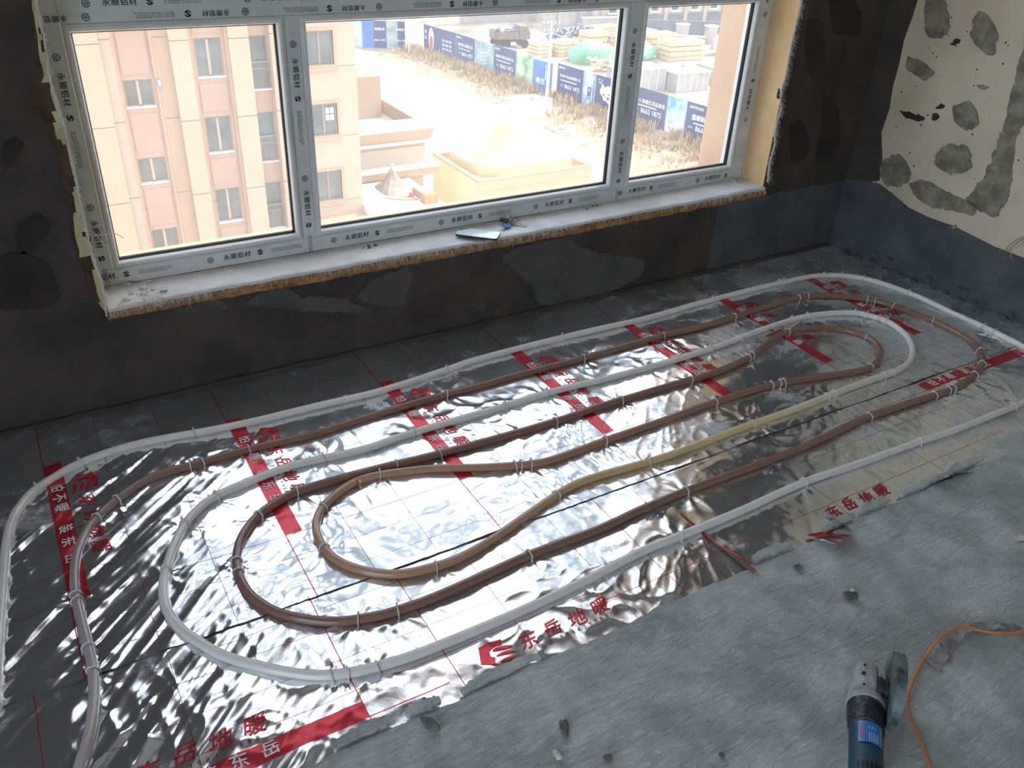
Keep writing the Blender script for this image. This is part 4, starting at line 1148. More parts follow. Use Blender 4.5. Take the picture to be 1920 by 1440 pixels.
for i, p in enumerate(rp_):
    d = np.array(rp_[min(i + 1, len(rp_) - 1)]) - np.array(rp_[max(i - 1, 0)]); d /= np.linalg.norm(d)
    nn_ = np.array([-d[1], d[0]])
    t = i / (len(rp_) - 1)
    w = .021 * (1 - .55 * t)
    for j in range(6):
        v = j / 5 - .5
        q = p + nn_ * v * 2 * w
        V.append((q[0], q[1], .0142 + max(0, .016 * float(fbm(np.array(t * 9.0), np.array(v * 2.2), 3))) + .006 * t))
for i in range(len(rp_) - 1):
    for j in range(5): Fc.append((i * 6 + j, i * 6 + j + 1, (i + 1) * 6 + j + 1, (i + 1) * 6 + j))
props(MB().add(V, Fc).build('tape_rag', M['rag'], smooth=True), 'crumpled grey strip of tape under the orange cable', 'rag')

# wires out of the right wall
wx = lambda y, d: wall_x(y) - d
for pts_, c, lab in [([(1.70, .352, 0), (1.723, .341, .02), (1.744, .310, .035), (1.752, .277, .04), (1.740, .245, .042)], lin(212, 92, 56), 'orange red wire curling out of the right wall'),
                     ([(1.69, .350, 0), (1.716, .335, .025), (1.734, .300, .04), (1.738, .272, .045), (1.722, .262, .05)], lin(60, 130, 84), 'green wire beside the orange one on the right wall'),
                     ([(1.70, .345, 0), (1.71, .325, .02), (1.728, .295, .03), (1.730, .268, .035), (1.712, .256, .04)], lin(206, 170, 120), 'pale yellow wire beside the green one on the right wall')]:
    mm = mat('wire_colour', c, rough=.4)
    props(MB().tube([(wx(y, d), y, z) for y, z, d in [tuple(q) for q in smooth_path(pts_, .008)]], .0016, 6).build('wire', mm, smooth=True), lab, 'wire')
# ------------------------------------------------------------------ angle grinder
M['g_blue'] = mat('dark_teal_housing', lin(22, 62, 78), lin(30, 76, 92), 12, rough=0.5, bump=0.1, bscale=120)
M['g_tape'] = mat('black_tape_wrap', lin(22, 24, 28), lin(44, 48, 54), 30, rough=0.32, bump=0.6, bscale=60)
M['g_grey'] = mat('dusty_alloy_head', lin(150, 150, 152), lin(196, 196, 196), 20, rough=0.7, bump=0.2, bscale=90)
M['g_guard'] = mat('dusty_steel_guard', lin(60, 68, 70), lin(132, 146, 150), 18, rough=0.6, metal=0.3, bump=0.3, bscale=80)
M['g_dark'] = mat('dark_steel', lin(26, 26, 28), lin(48, 48, 50), 20, rough=0.5)
M['g_label'] = mat('bright_blue_sticker', lin(28, 120, 190), lin(40, 132, 198), 10, rough=0.3)
M['g_red'] = mat('red_sticker_print', lin(206, 66, 84), rough=0.4)
M['g_white'] = mat('white_sticker_print', lin(216, 226, 232), rough=0.4)
gr = empty('angle_grinder', (1.312, 0.615, 0.012), math.radians(40), 'dusty blue angle grinder with black tape lying on the screed', 'power tool')
ZA = 0.040                       # height of the barrel axis
ax = lambda x, y, h: (h, x, y + ZA)
def part(mb, name, m, smooth=False, bevel=0, par=None):
    return mb.build(name, m, par or gr, smooth=smooth, bevel=bevel, local=True)
part(MB().lathe([(0.001, -.262), (.024, -.262), (.030, -.256), (.032, -.24), (.0335, -.19), (.0325, -.13), (.0335, -.07), (.034, -.004), (.001, -.004)], ax, 28), 'housing', M['g_blue'], True)
part(MB().lathe([(.0335, -.076), (.0360, -.074), (.0352, -.066), (.0372, -.060), (.0362, -.048), (.0380, -.042), (.0368, -.030), (.0384, -.026), (.0374, -.018), (.034, -.016)], lambda x, y, h: (h + .006 * (x / .036), x, y + ZA), 28), 'tape_wrap', M['g_tape'], True)
part(MB().lathe([(.001, -.016), (.0375, -.016), (.0395, -.012), (.0395, .000), (.037, .003), (.001, .003)], ax, 28), 'collar', M['g_grey'], False)
# gear head: flared neck then narrow block
mb = MB()
secs = [(.002, .0375, .036), (.012, .0375, .036), (.022, .034, .033), (.032, .030, .031), (.045, .0275, .029), (.076, .0255, .027), (.085, .019, .021)]
V = []
for x, hw, hh in secs:
    for a in range(16):
        t = 2 * math.pi * a / 16 + math.pi / 16
        k = .78 if x > .02 else 1.0
        cx_, cy_ = math.cos(t), math.sin(t)
        p = (abs(cx_) ** k * (1 if cx_ > 0 else -1), abs(cy_) ** k * (1 if cy_ > 0 else -1))
        V.append((x, p[0] * hw + (.004 if x > .03 else 0), p[1] * hh + ZA + .012 * min(1, max(0, x - .01) / .04)))
Fc = [(i * 16 + k, i * 16 + (k + 1) % 16, (i + 1) * 16 + (k + 1) % 16, (i + 1) * 16 + k) for i in range(len(secs) - 1) for k in range(16)]
Fc += [tuple(range(16))[::-1], tuple((len(secs) - 1) * 16 + k for k in range(16))]
hd = part(mb.add(V, Fc), 'gear_head', M['g_grey'], False, .0015)
part(MB().lathe([(.001, 0), (.0042, 0), (.0042, .003), (.001, .003)], lambda x, y, h: (x + .040, y + .014, h + ZA + .0385), 12), 'lock_hole', M['g_dark'], False, 0, hd)
for sx_ in (.014, .064):
    part(MB().lathe([(.001, 0), (.003, 0), (.003, .002), (.001, .002)], lambda x, y, h: (x + sx_, y + .012, h + ZA + .040 if sx_ > .03 else h + ZA + .034), 8), 'screw', M['g_dark'], False, 0, hd)
# spindle boss, guard and disc on the right hand side, axis across the barrel
GC = (.022, 0, ZA + .030)
across = lambda x, y, h: (GC[0] + x, -h, GC[2] + y)
part(MB().lathe([(.001, .014), (.022, .014), (.022, .024), (.019, .025), (.019, .029), (.022, .030), (.022, .036), (.016, .037), (.016, .042), (.001, .042)], across, 24), 'spindle_boss', M['g_dark'], False, .0006)
part(MB().lathe([(.001, .0455), (.066, .0455), (.066, .0472), (.001, .0472)], across, 40), 'cutting_disc', M['g_grey'])
mb = MB()
n = 36; a0, a1 = math.radians(-15), math.radians(205)
RG = .082
sec = [(RG - .0015, .037), (RG, .0365), (RG, .056), (RG - .004, .0568), (RG - .004, .0552), (RG - .0015, .0548)]
V = [across(r * math.cos(a), r * math.sin(a), h) for a in [a0 + (a1 - a0) * i / n for i in range(n + 1)] for r, h in sec]
k_ = len(sec)
Fc = [(i * k_ + j, i * k_ + (j + 1) % k_, (i + 1) * k_ + (j + 1) % k_, (i + 1) * k_ + j) for i in range(n) for j in range(k_)]
Fc += [tuple(range(k_))[::-1], tuple(n * k_ + j for j in range(k_))]
mb.add(V, Fc)
rim = part(mb, 'guard_rim', M['g_guard'])
V = [across(r * math.cos(a), r * math.sin(a), h) for h in (.0365, .038) for a in [a0 + (a1 - a0) * i / n for i in range(n + 1)] for r in (.018, RG)]
q = 2 * (n + 1)
Fc = []
for i in range(n):
    Fc += [(2 * i, 2 * i + 1, 2 * i + 3, 2 * i + 2), (q + 2 * i, q + 2 * i + 2, q + 2 * i + 3, q + 2 * i + 1)]
part(MB().add(V, Fc), 'guard_plate', M['g_guard'])
# sticker wrapped on top of the barrel
def wrapf(u, v, k=0, r=.0343):
    a = math.pi / 2 - v / .0335 - .02
    return (u, r * math.cos(a), r * math.sin(a) + ZA)
def sheetpatch(u0, u1, v0, v1, r, n=10):
    mb = MB()
    V = [wrapf(u0 + (u1 - u0) * i / n, v0 + (v1 - v0) * j / n, 0, r) for i in range(n + 1) for j in range(n + 1)]
    return mb.add(V, [(i * (n + 1) + j, (i + 1) * (n + 1) + j, (i + 1) * (n + 1) + j + 1, i * (n + 1) + j + 1) for i in range(n) for j in range(n)])
st = part(sheetpatch(-.132, -.080, -.028, .022, .0345), 'sticker', M['g_label'], True)
mb = MB()
# characters run across the barrel, red line first
def lab(u0, v0, sc=1.0):
    return lambda u, v, k=0: wrapf(u0 + u, v0 + v, 0, .0350 + .00003 * k)
lettering(mb, '电动工具', .0092, lab(-.107, .013), weight=.0004)
part(mb, 'red_lettering', M['g_red'], par=st)
mb = MB()
for i in range(5):
    vv = .001 - i * .0042
    bar2d(mb, -.128, vv, -.108 + (i % 3) * .002, vv, .0011, lambda u, v, k=0: wrapf(u, v, 0, .0350))
for i in range(3):
    vv = .001 - i * .0055
    bar2d(mb, -.098, vv, -.092, vv, .0016, lambda u, v, k=0: wrapf(u, v, 0, .0350))
for i in range(11):
    bar2d(mb, -.128 + i * .004, -.0235, -.1262 + i * .004, -.0235, .0022, lambda u, v, k=0: wrapf(u, v, 0, .0350))
part(mb, 'white_print', M['g_white'], par=st)
for i in range(6):
    part(sheetpatch(-.212, -.176, -.022 + i * .0085, -.0185 + i * .0085, .0345, 5), 'vent_slot', M['gasket'], True)
part(MB().box(-.262, -.20, -.012, .012, ZA - .036, ZA - .028), 'grip_foot', M['g_dark'], False, .002)
# ------------------------------------------------------------------ outside: ground six floors below
G = -18.0
M['ground'] = mat('pale_trodden_ground', lin(188, 180, 168), lin(222, 216, 206), 0.25, rough=1.0, detail=8)
M['yard'] = mat('brown_yard_earth', lin(150, 134, 116), lin(206, 192, 172), 0.2, rough=1.0, detail=8)
M['verge'] = mat('dry_verge_soil', lin(150, 124, 98), lin(190, 166, 138), 0.6, rough=1.0)
M['road'] = mat('grey_road', lin(196, 194, 190), lin(226, 224, 220), 0.3, rough=1.0)
M['cream'] = mat('cream_facade_panel', lin(188, 165, 137), lin(194, 170, 145), 0.8, rough=0.9)
M['pink'] = mat('pink_facade_render', lin(176, 143, 123), lin(181, 149, 130), 0.8, rough=0.9)
M['tan'] = mat('tan_facade_panel', lin(172, 141, 112), lin(177, 146, 119), 0.8, rough=0.9)
M['ecru'] = mat('ecru_facade_panel', lin(181, 163, 141), lin(186, 168, 148), 0.8, rough=0.9)
M['trim'] = mat('peach_moulding', lin(181, 148, 117), lin(186, 154, 125), 0.8, rough=0.9)
M['wframe'] = mat('taupe_window_frame', lin(150, 132, 116), rough=0.6)
M['wglass'] = mat('far_window_glass', lin(58, 64, 62), lin(101, 107, 105), 1.2, rough=0.08, spec=0.8)
M['wroom'] = mat('dim_room_behind_glass', lin(96, 92, 86), rough=0.9)
M['white'] = mat('white_coping', lin(220, 218, 214), rough=0.9)
M['flare_green'] = mat('flare_tinted_render', lin(206, 208, 158), lin(214, 216, 170), 0.6, rough=0.95)  # yellow-green glow of the lens flare put into the render colour

gnd = MB().add([(-60, 3.2, G), (40.5, 3.2, G), (40.5, 140, G), (-60, 140, G)], [(0, 1, 2, 3)]).build('ground', M['ground'])
props(gnd, 'sunlit pale ground below the window', 'ground', kind='structure')
MB().add([(40.4, 3.2, G - .01), (140, 3.2, G - .01), (140, 180, G - .01), (40.4, 180, G - .01)], [(0, 1, 2, 3)]).build('yard_surface', M['yard'], gnd)
def fence_x(y):
    return 50.55 - 0.129 * (y - 53.2)
poly = [(38.8, 44), (40.2, 52), (41.0, 58), (40.4, 64), (43.0, 70), (40.5, 76), (38.8, 82), (39.6, 90), (38.8, 98), (38, 101), (45.0, 96), (47.0, 80), (49.6, 60), (51.5, 46)]
MB().add([(x, y, G + .012) for x, y in poly], [tuple(range(len(poly)))]).build('verge', M['verge'], gnd)
poly = [(40.6, 66.5), (43.4, 73.5), (46.2, 73.0), (47.2, 71), (44.5, 67.0), (42.2, 64.8)]
MB().add([(x, y, G + .02) for x, y in poly], [tuple(range(len(poly)))]).build('worn_track', M['road'], gnd)

# dry grass on the verge: nobody could count the blades
M['grass'] = mat('dry_straw_grass', lin(150, 118, 84), lin(226, 196, 150), 0.9, rough=0.95)
mb = MB()
R = random.Random(77)
for i in range(5200):
    y = R.uniform(46, 97)
    w = fence_x(y) - 40.6
    x = fence_x(y) - .3 - abs(R.gauss(0, .42)) * w * .75
    if float(fbm(np.array(x * .45), np.array(y * .45), 2)) < -0.12: continue
    if 40 < x < 47 and 66 < y < 73 and R.random() < .85: continue
    h = R.uniform(.3, .95) * (1.1 if fence_x(y) - x < 2.5 else .8)
    a = R.uniform(0, 6.28); wd = R.uniform(.05, .12)
    lx, ly = R.gauss(0, .25), R.gauss(0, .25)
    dx, dy = wd * math.cos(a), wd * math.sin(a)
    mb.add([(x - dx, y - dy, G), (x + dx, y + dy, G), (x + lx * .5 + dx * .6, y + ly * .5 + dy * .6, G + h * .6), (x + lx * .5 - dx * .6, y + ly * .5 - dy * .6, G + h * .6), (x + lx, y + ly, G + h)], [(0, 1, 2, 3), (3, 2, 4)])
props(mb.build('dry_grass', M['grass'], fix=False), 'tall dry straw grass along the foot of the hoarding', 'grass', kind='stuff')
M['litter'] = mat('white_litter', lin(236, 236, 234), rough=0.8)
mb = MB()
for i in range(40):
    y = R.uniform(48, 92); x = fence_x(y) - R.uniform(3, 9)
    mb.rock((x, y, G + .08), (R.uniform(.2, .6), R.uniform(.2, .5), .18), i, 1, .3)
props(mb.build('litter', M['litter']), 'bits of white litter strewn at the roadside edge of the grass', 'litter', kind='stuff')

# ---------------------------------------------------------------- apartment building opposite
FL = 2.93
ab = empty('apartment_building', (6, 38, G), label='peach apartment building with cream pilasters opposite the window', cat='building')
MB().box(-6, 13.38, 35.62, 47, G, 7).build('core', M['wroom'], ab)
def col_panels(x0, x1, y0, m, z_first, depth=.6, name='panel'):
    """stack of facade panels with open joints"""
    for k in range(-4, 5):
        zt = z_first - FL * k
        zb = zt - FL
        zt, zb = min(zt, 7), max(zb, G)
        if zt - zb < .2: continue
        MB().box(x0, x1, y0, y0 + depth, zb + .02, zt - .02).build(name, m, ab)
    MB().box(x0 + .01, x1 - .01, y0 + .03, y0 + depth, G, 7).build('joint_backing', M['wframe'], ab)
col_panels(-6, 3.79, 35.0, M['cream'], -4.66)
col_panels(3.79, 4.19, 35.16, M['ecru'], -4.55, .5)
col_panels(5.62, 6.18, 35.16, M['tan'], -4.55, .5)
col_panels(6.18, 6.87, 35.0, M['cream'], -4.68)
col_panels(8.34, 9.11, 35.0, M['cream'], -4.70)
col_panels(9.93, 11.34, 35.0, M['cream'], -4.60)
def bay(x0, x1, wx0, wx1, top, h, y0, fl=FL, m=M['pink'], sill=M['white'], ymould=True, slide=True, name='window'):
    """recessed bay: spandrel per floor, window per floor"""
    for k in range(-3, 5):
        zt = top - fl * k
        zb = zt - h
        if zb < G: continue
        MB().box(x0, x1, y0, y0 + .3, zt, zt + (fl - h)).build('spandrel', m, ab)
        if ymould:
            MB().box(x0 + .22, x1 - .22, y0 - .03, y0 + .02, zt + .2, zt + (fl - h) - .25).build('spandrel_field', m, ab)
        MB().box(x0, wx0, y0, y0 + .3, zb, zt).build('jamb_panel', m, ab)
        MB().box(wx1, x1, y0, y0 + .3, zb, zt).build('jamb_panel', m, ab)
        MB().box(wx0 - .02, wx1 + .02, y0 - .05, y0 + .16, zb - .05, zb + .01).build('window_sill', sill, ab)
        wn = loop_frame(wx0, wx1, zb, zt, [(0, y0 + .12), (0, y0 + .10), (.05, y0 + .10), (.05, y0 + .16)]).build(name, M['wframe'], ab)
        MB().box(wx0 + .03, wx1 - .03, y0 + .14, y0 + .15, zb + .03, zt - .03).build('pane', M['wglass'], wn)
        if slide:
            MB().box((wx0 + wx1) / 2 - .05, (wx0 + wx1) / 2 + .05, y0 + .10, y0 + .145, zb, zt).build('meeting_stile', M['ecru'], wn)
bay(4.19, 5.62, 4.37, 5.40, -6.02, .98, 35.30)
MB().box(4.19, 4.30, 35.18, 35.4, G, 7).build('vertical_moulding', M['trim'], ab)
MB().box(5.51, 5.62, 35.18, 35.4, G, 7).build('vertical_moulding', M['trim'], ab)
bay(6.87, 8.34, 7.10, 8.10, -4.68, 1.41, 35.28)
MB().box(6.87, 6.98, 35.12, 35.4, G, 7).build('vertical_moulding', M['trim'], ab)
MB().box(8.23, 8.34, 35.12, 35.4, G, 7).build('vertical_moulding', M['trim'], ab)
bay(9.11, 9.93, 9.14, 9.90, -4.70, 2.02, 35.38, ymould=False, slide=False)
for k in range(-3, 5):
    zt = -4.70 - FL * k
    rl = MB().box(9.14, 9.90, 35.34, 35.37, zt - 1.0, zt - .95).box(9.14, 9.90, 35.34, 35.37, zt - 1.25, zt - 1.22)
    for i in range(9):
        rl.box(9.16 + i * .088, 9.175 + i * .088, 35.345, 35.365, zt - 1.95, zt - .98)
    if zt - 2 > G: rl.build('balcony_rail', M['wframe'], ab)
for k in range(-3, 5):       # right hand end with framed windows
    zt = -4.57 - 2.84 * k
    zb = zt - 1.38
    if zb < G: continue
    MB().box(11.34, 13.40, 35.0, 35.5, zt + .03, zt + 2.84 - 1.38 - .02).build('panel', M['cream'], ab)
    MB().box(12.46, 13.40, 35.0, 35.5, zb + .0, zt + .03).build('panel', M['cream'], ab)
    MB().box(11.26, 12.60, 34.88, 35.2, zb - .14, zb - .03).build('window_sill', M['trim'], ab)
    loop_frame(11.24, 12.56, zb - .03, zt + .11, [(0, 35.1), (0, 34.94), (.10, 34.94), (.10, 35.2)]).build('window_surround', M['trim'], ab)
    wn = loop_frame(11.34, 12.46, zb, zt, [(0, 35.16), (0, 35.12), (.06, 35.12), (.06, 35.2)]).build('window', M['wframe'], ab)
    MB().box(11.38, 12.42, 35.16, 35.18, zb + .03, zt - .03).build('pane', M['wglass'], wn)
    MB().box(11.86, 11.93, 35.11, 35.18, zb, zt).build('meeting_stile', M['wframe'], wn)
MB().box(12.47, 13.39, 35.06, 35.6, G, 7).build('joint_backing', M['wframe'], ab)
MB().box(10.6, 13.40, 34.35, 35.0, -12.62, -12.32).build('ledge', M['trim'], ab)
M['paper'] = mat('paper_notice', lin(196, 228, 226), rough=0.9)
M['blue_print'] = mat('blue_notice_frame', lin(120, 130, 200), rough=0.8)
zt = -4.57 - 2.84
for i in range(2):
    for j in range(2):
        MB().box(11.98 + i * .20, 12.15 + i * .20, 35.10, 35.118, zt - .72 + j * .28, zt - .48 + j * .28).build('window_notice', M['paper'], ab)
MB().box(5.56, 5.70, 35.12, 35.15, -6.30, -6.02).build('wall_plate', M['blue_print'], ab)
MB().box(5.585, 5.675, 35.11, 35.125, -6.27, -6.05).build('wall_plate_face', M['white'], ab)

# ---------------------------------------------------------------- roof terrace wing behind its corner
rt = empty('terrace_wing', (16, 40, G), label='low peach wing with a corniced roof terrace beside the apartment building', cat='building')
MB().box(13.4, 17.9, 38.2, 43.5, G, -10.35).build('wing_body', M['trim'], rt)
MB().box(13.4, 18.0, 38.0, 43.6, -10.45, -10.30).build('terrace_deck', M['white'], rt)
MB().box(13.4, 18.35, 37.75, 39.3, -9.72, -9.60).build('coping', M['white'], rt)
prof = [(37.75, -9.72), (37.80, -9.90), (37.86, -10.15), (38.02, -10.3), (38.05, -10.42), (38.3, -10.42), (38.3, -9.72)]
mb = MB()
xr = [18.35 - (y - 37.75) * 1.2 for y, z in prof]
V = [(13.4, y, z) for y, z in prof] + [(x, y, z) for x, (y, z) in zip(xr, prof)]
n = len(prof)
mb.add(V, [tuple(range(n)), tuple(range(n, 2 * n))[::-1]] + [(i, (i + 1) % n, n + (i + 1) % n, n + i) for i in range(n)])
mb.build('cornice', M['trim'], rt)
MB().box(13.4, 17.95, 38.12, 38.3, -10.62, -10.42).build('frieze', M['tan'], rt)
MB().box(13.4, 17.95, 38.08, 38.35, -11.45, -10.62).build('pale_wall_band', M['ecru'], rt)
MB().box(13.4, 18.6, 37.7, 38.4, -11.62, -11.45).build('string_course', M['white'], rt)
MB().box(13.4, 18.6, 37.8, 38.4, -12.0, -11.62).build('plinth_band', M['trim'], rt)
MB().box(17.95, 18.3, 39.2, 43.4, -10.4, -9.62).build('parapet', M['trim'], rt)
MB().box(15.9, 18.3, 43.4, 43.75, -10.4, -9.62).build('parapet', M['trim'], rt)
MB().box(13.4, 17.55, 42.5, 44.5, -10.4, -8.2).build('stair_head', M['trim'], rt)
M['sign_dark'] = mat('dark_plate', lin(60, 58, 80), rough=0.5)
sg = MB().obox((17.1, 40.6, -10.18), (.75, .34, .04), rz=-.5, ry=0, rx=.35).build('plate', M['sign_dark'])
props(sg, 'small dark plate lying on the roof terrace', 'plate')

# flat roofed building with a bell shaped roof
fb_ = empty('domed_building', (23, 38, G), label='low flat roofed building with parapet and bell shaped roof', cat='building')
MB().box(19.75, 26.5, 35.8, 40.8, G, -12.25).build('body', M['peach'], fb_)
MB().box(19.70, 19.76, 35.8, 40.8, G, -12.05).build('side_wall', M['flare_green'], fb_)
for b_ in ((19.72, 26.55, 35.75, 36.0), (19.72, 26.55, 40.6, 40.85), (19.72, 19.97, 36.0, 40.6), (26.3, 26.55, 36.0, 40.6)):
    MB().box(*b_, -12.5, -12.0).build('parapet', M['peach'], fb_)
    MB().box(b_[0] - .02, b_[1] + .02, b_[2] - .02, b_[3] + .02, -12.02, -11.97).build('coping', M['trim'], fb_)
base = [(20.35, 38.9), (20.6, 37.4), (21.6, 36.65), (25.9, 36.75), (26.1, 38), (26.1, 40.3), (20.4, 40.3)]
MB().prism(base, idf, -12.3, -11.75).build('roof_kerb', M['flare_green'], fb_)
V = []; Fc = []
rad = [(1.0, 0), (.93, .10), (.80, .25), (.62, .55), (.48, 1.0), (.40, 1.5), (.30, 1.85), (.16, 2.08), (.02, 2.15)]
n = 28
for r, h in rad:
    for k in range(n):
        a = 2 * math.pi * k / n
        V.append((23.3 + 2.7 * r * math.cos(a), 38.5 + 1.75 * r * math.sin(a), -11.76 + h))
Fc = [(i * n + k, i * n + (k + 1) % n, (i + 1) * n + (k + 1) % n, (i + 1) * n + k) for i in range(len(rad) - 1) for k in range(n)] + [tuple((len(rad) - 1) * n + k for k in range(n))]
MB().add(V, Fc).build('bell_roof', M['flare_green'], fb_, smooth=True)

# lower roof deck with a tarpaulin shelter and a crate
lt = MB().box(13.42, 16.9, 31.5, 37.68, G, -12.0).build('lower_terrace', M['white'])
props(lt, 'white lower roof deck in front of the terrace wing', 'terrace')
M['tarp'] = mat('grey_tarpaulin', lin(150, 130, 114), lin(180, 162, 146), 2, rough=0.9)
M['crate'] = mat('brown_crate', lin(170, 122, 84), lin(190, 142, 102), 2, rough=0.9)
V = []; Fc = []
n = 14
DZ = -12.0
for j, (r, h) in enumerate([(.80, 0), (.55, .25), (.33, .55), (.14, .85), (.02, 1.05)]):
    for k in range(n):
        a = 2 * math.pi * k / n
        q = r * (1 + .16 * math.cos(3 * a + j))
        V.append((15.45 + q * math.cos(a), 36.45 + q * math.sin(a) * 1.1, DZ + h))
Fc = [(i * n + k, i * n + (k + 1) % n, (i + 1) * n + (k + 1) % n, (i + 1) * n + k) for i in range(4) for k in range(n)] + [tuple(4 * n + k for k in range(n))]
tn = empty('tarpaulin_shelter', (15.45, 36.2, DZ), label='grey tarpaulin draped into a pointed shelter on the lower roof deck', cat='shelter')
MB().add(V, Fc).build('tarpaulin', M['tarp'], tn)
MB().rock((15.5, 36.45, DZ + 1.12), (.16, .16, .26), 4).build('tied_top', M['white'], tn)
cr = empty('site_crate', (16.3, 34.4, DZ), label='long brown crate with a boxed end on the lower roof deck', cat='crate')
MB().obox((16.15, 34.95, DZ + .16), (.12, 1.1, .32), rz=.08).build('long_side', M['crate'], cr)
MB().obox((16.3, 34.15, DZ + .21), (.66, .5, .42)).build('end_box', M['crate'], cr)
M['red'] = mat('red_plastic', lin(214, 76, 72), rough=0.5)
props(MB().lathe([(.08, 0), (.11, .1), (.11, .2), (.06, .24)], lambda x, y, h: (15.8 + x, 35.05 + y, DZ + h), 12).build('red_bucket', M['red']), 'small red bucket beside the brown crate', 'bucket')
props(MB().prism([(14.7, 35.45), (15.2, 35.45), (15.7, 35.3), (15.95, 34.6), (15.5, 34.7), (14.9, 35.1)], idf, DZ + .005, DZ + .05).build('earth_spill', M['verge']), 'low brown earth spill at the foot of the tarpaulin shelter', 'earth')

# ---------------------------------------------------------------- hoarding with printed panels
M['navy'] = mat('navy_banner', lin(41, 57, 114), lin(49, 65, 122), 1.0, rough=0.7)
M['azure'] = mat('bright_blue_banner', lin(28, 104, 190), lin(40, 120, 204), 0.6, rough=0.7)
M['sky'] = mat('sky_picture_banner', lin(236, 240, 240), lin(70, 168, 206), 0.55, rough=0.7, lo=.42, hi=.62)
M['green'] = mat('green_picture_banner', lin(206, 226, 190), lin(92, 156, 104), 0.7, rough=0.7, lo=.4, hi=.6)
M['skyline'] = mat('skyline_picture_banner', lin(214, 226, 236), lin(120, 168, 204), 0.9, rough=0.7, lo=.4, hi=.6)
M['palegreen'] = mat('pale_green_banner', lin(190, 206, 206), lin(120, 150, 158), 0.7, rough=0.7)
M['pwhite'] = mat('white_banner_print', lin(232, 234, 240), rough=0.7)
M['post'] = mat('galvanised_post', lin(150, 146, 150), rough=0.5)
hf = empty('site_hoarding', (48, 74, G), label='long navy and picture panel hoarding around the building site', cat='fence')
ZT, ZB = -15.0, G
def panel(p0, p1, m, prints=(), zt=ZT, zb=ZB):
    """panel from p0 (left as seen from the window) to p1; prints (text, size, u 0..1, v 0..1)"""
    a, b = Vector((*p0, 0)), Vector((*p1, 0))
    d = (b - a); L = d.length; d.normalize()
    nrm = Vector((d.y, -d.x, 0))
    if nrm.dot(Vector((-a.x, -a.y, 0))) < 0: nrm = -nrm
    o = MB()
    c = (a + b) / 2
    pts3 = [a + nrm * .04, b + nrm * .04, b - nrm * .04, a - nrm * .04]
    o.add([(p.x, p.y, zb) for p in pts3] + [(p.x, p.y, zt) for p in pts3], [(0, 1, 2, 3), (4, 5, 6, 7), (0, 1, 5, 4), (1, 2, 6, 5), (2, 3, 7, 6), (3, 0, 4, 7)])
    pn = o.build('panel', m, hf)
    MB().box(a.x - .05, a.x + .05, a.y - .05, a.y + .05, zb, zt + .05).build('post', M['post'], hf)
    if prints:
        mb = MB()
        for t, size, u, v in prints:
            def fn(x, y, k=0, u=u, v=v):
                p = a + d * (u * L + x) + nrm * (.06 + .002 * k)
                return (p.x, p.y, zb + v * (zt - zb) + y)
            if t.startswith('臻'):                  # a line too small to read: plain ticks
                for i in range(len(t)):
                    bar2d(mb, (i - len(t) / 2) * size, 0, (i - len(t) / 2 + .8) * size, 0, size * .7, fn)
                continue
            lettering(mb, t, size, fn, weight=size * .03)
        mb.build('lettering', M['pwhite'], pn, fix=False)
    def fn2(x, y, k=0):
        p = a + d * (x) + nrm * .06
        return (p.x, p.y, zb + y)
    return pn, fn2, L
fx = lambda y: (fence_x(y), y)
TEL = '8662 1872'
def ad(line, L, small='品质生活'):
    n = len(line)
    s = min(.46, L * .86 / n)
    return [(small, .24, .16, .90), (line, s, .5, .66), ('臻品住区 实景准现房 恭迎品鉴', L * .55 / 13, .45, .53), ('0411', .22, .2, .37), (TEL, min(.52, L / 7.2), .60, .36)]
Y_ = [89.0, 85.5, 82.1, 78.3, 74.4, 72.1, 71.8, 68.1, 66.4, 62.9, 60.4, 57.4, 55.2, 51.2, 47.5]
panel(fx(89.0), fx(85.5), M['navy'], ad('智享家 高端生活', 3.5))
pn, fn2, L = panel(fx(85.5), fx(82.1), M['palegreen'])
mb = MB()
for k in range(4):
    for i in range(10):
        t0, t1 = i / 10 * 2.8 + .2, (i + 1) / 10 * 2.8 + .2
        bar2d(mb, 1.3 - .9 * math.cos(t0), 1.0 + .38 * k - .14 * math.sin(t0) * 2, 1.3 - .9 * math.cos(t1), 1.0 + .38 * k - .14 * math.sin(t1) * 2, .10, fn2)
mb.build('wave_print', M['skyline'], pn, fix=False)
panel(fx(82.1), fx(78.3), M['navy'], ad('智享家 新区品质生活', 3.8))
panel(fx(78.3), fx(74.4), M['green'])
pn, fn2, L = panel((46.9, 74.35), (47.55, 71.9), M['azure'], [('舜杰', .62, .42, .36)])
mb = MB()
bar2d(mb, 1.75, 1.3, 1.75, 2.75, .14, fn2); bar2d(mb, 1.95, 1.8, 1.95, 2.75, .05, fn2)
mb.build('tower_print', M['skyline'], pn, fix=False)
panel(fx(71.8), fx(68.1), M['navy'], ad('智享家 高品质智慧生活', 3.7))
pn, fn2, L = panel(fx(68.1), fx(66.4), M['skyline'])
mb = MB()
bar2d(mb, .75, .5, .75, 1.7, .10, fn2); bar2d(mb, 1.1, .5, 1.1, 1.7, .10, fn2); bar2d(mb, .7, 1.65, 1.15, 1.65, .1, fn2); bar2d(mb, 1.5, .3, 1.5, 2.4, .12, fn2); bar2d(mb, .92, .9, .92, 1.3, .16, fn2)
mb.build('gate_print', M['navy'], pn, fix=False)
pn, fn2, L = panel(fx(66.4), fx(62.9), M['navy'], [('品质 · 生活', .14, .18, .88), ('实景呈现', .14, .18, .80)])
mb = MB()
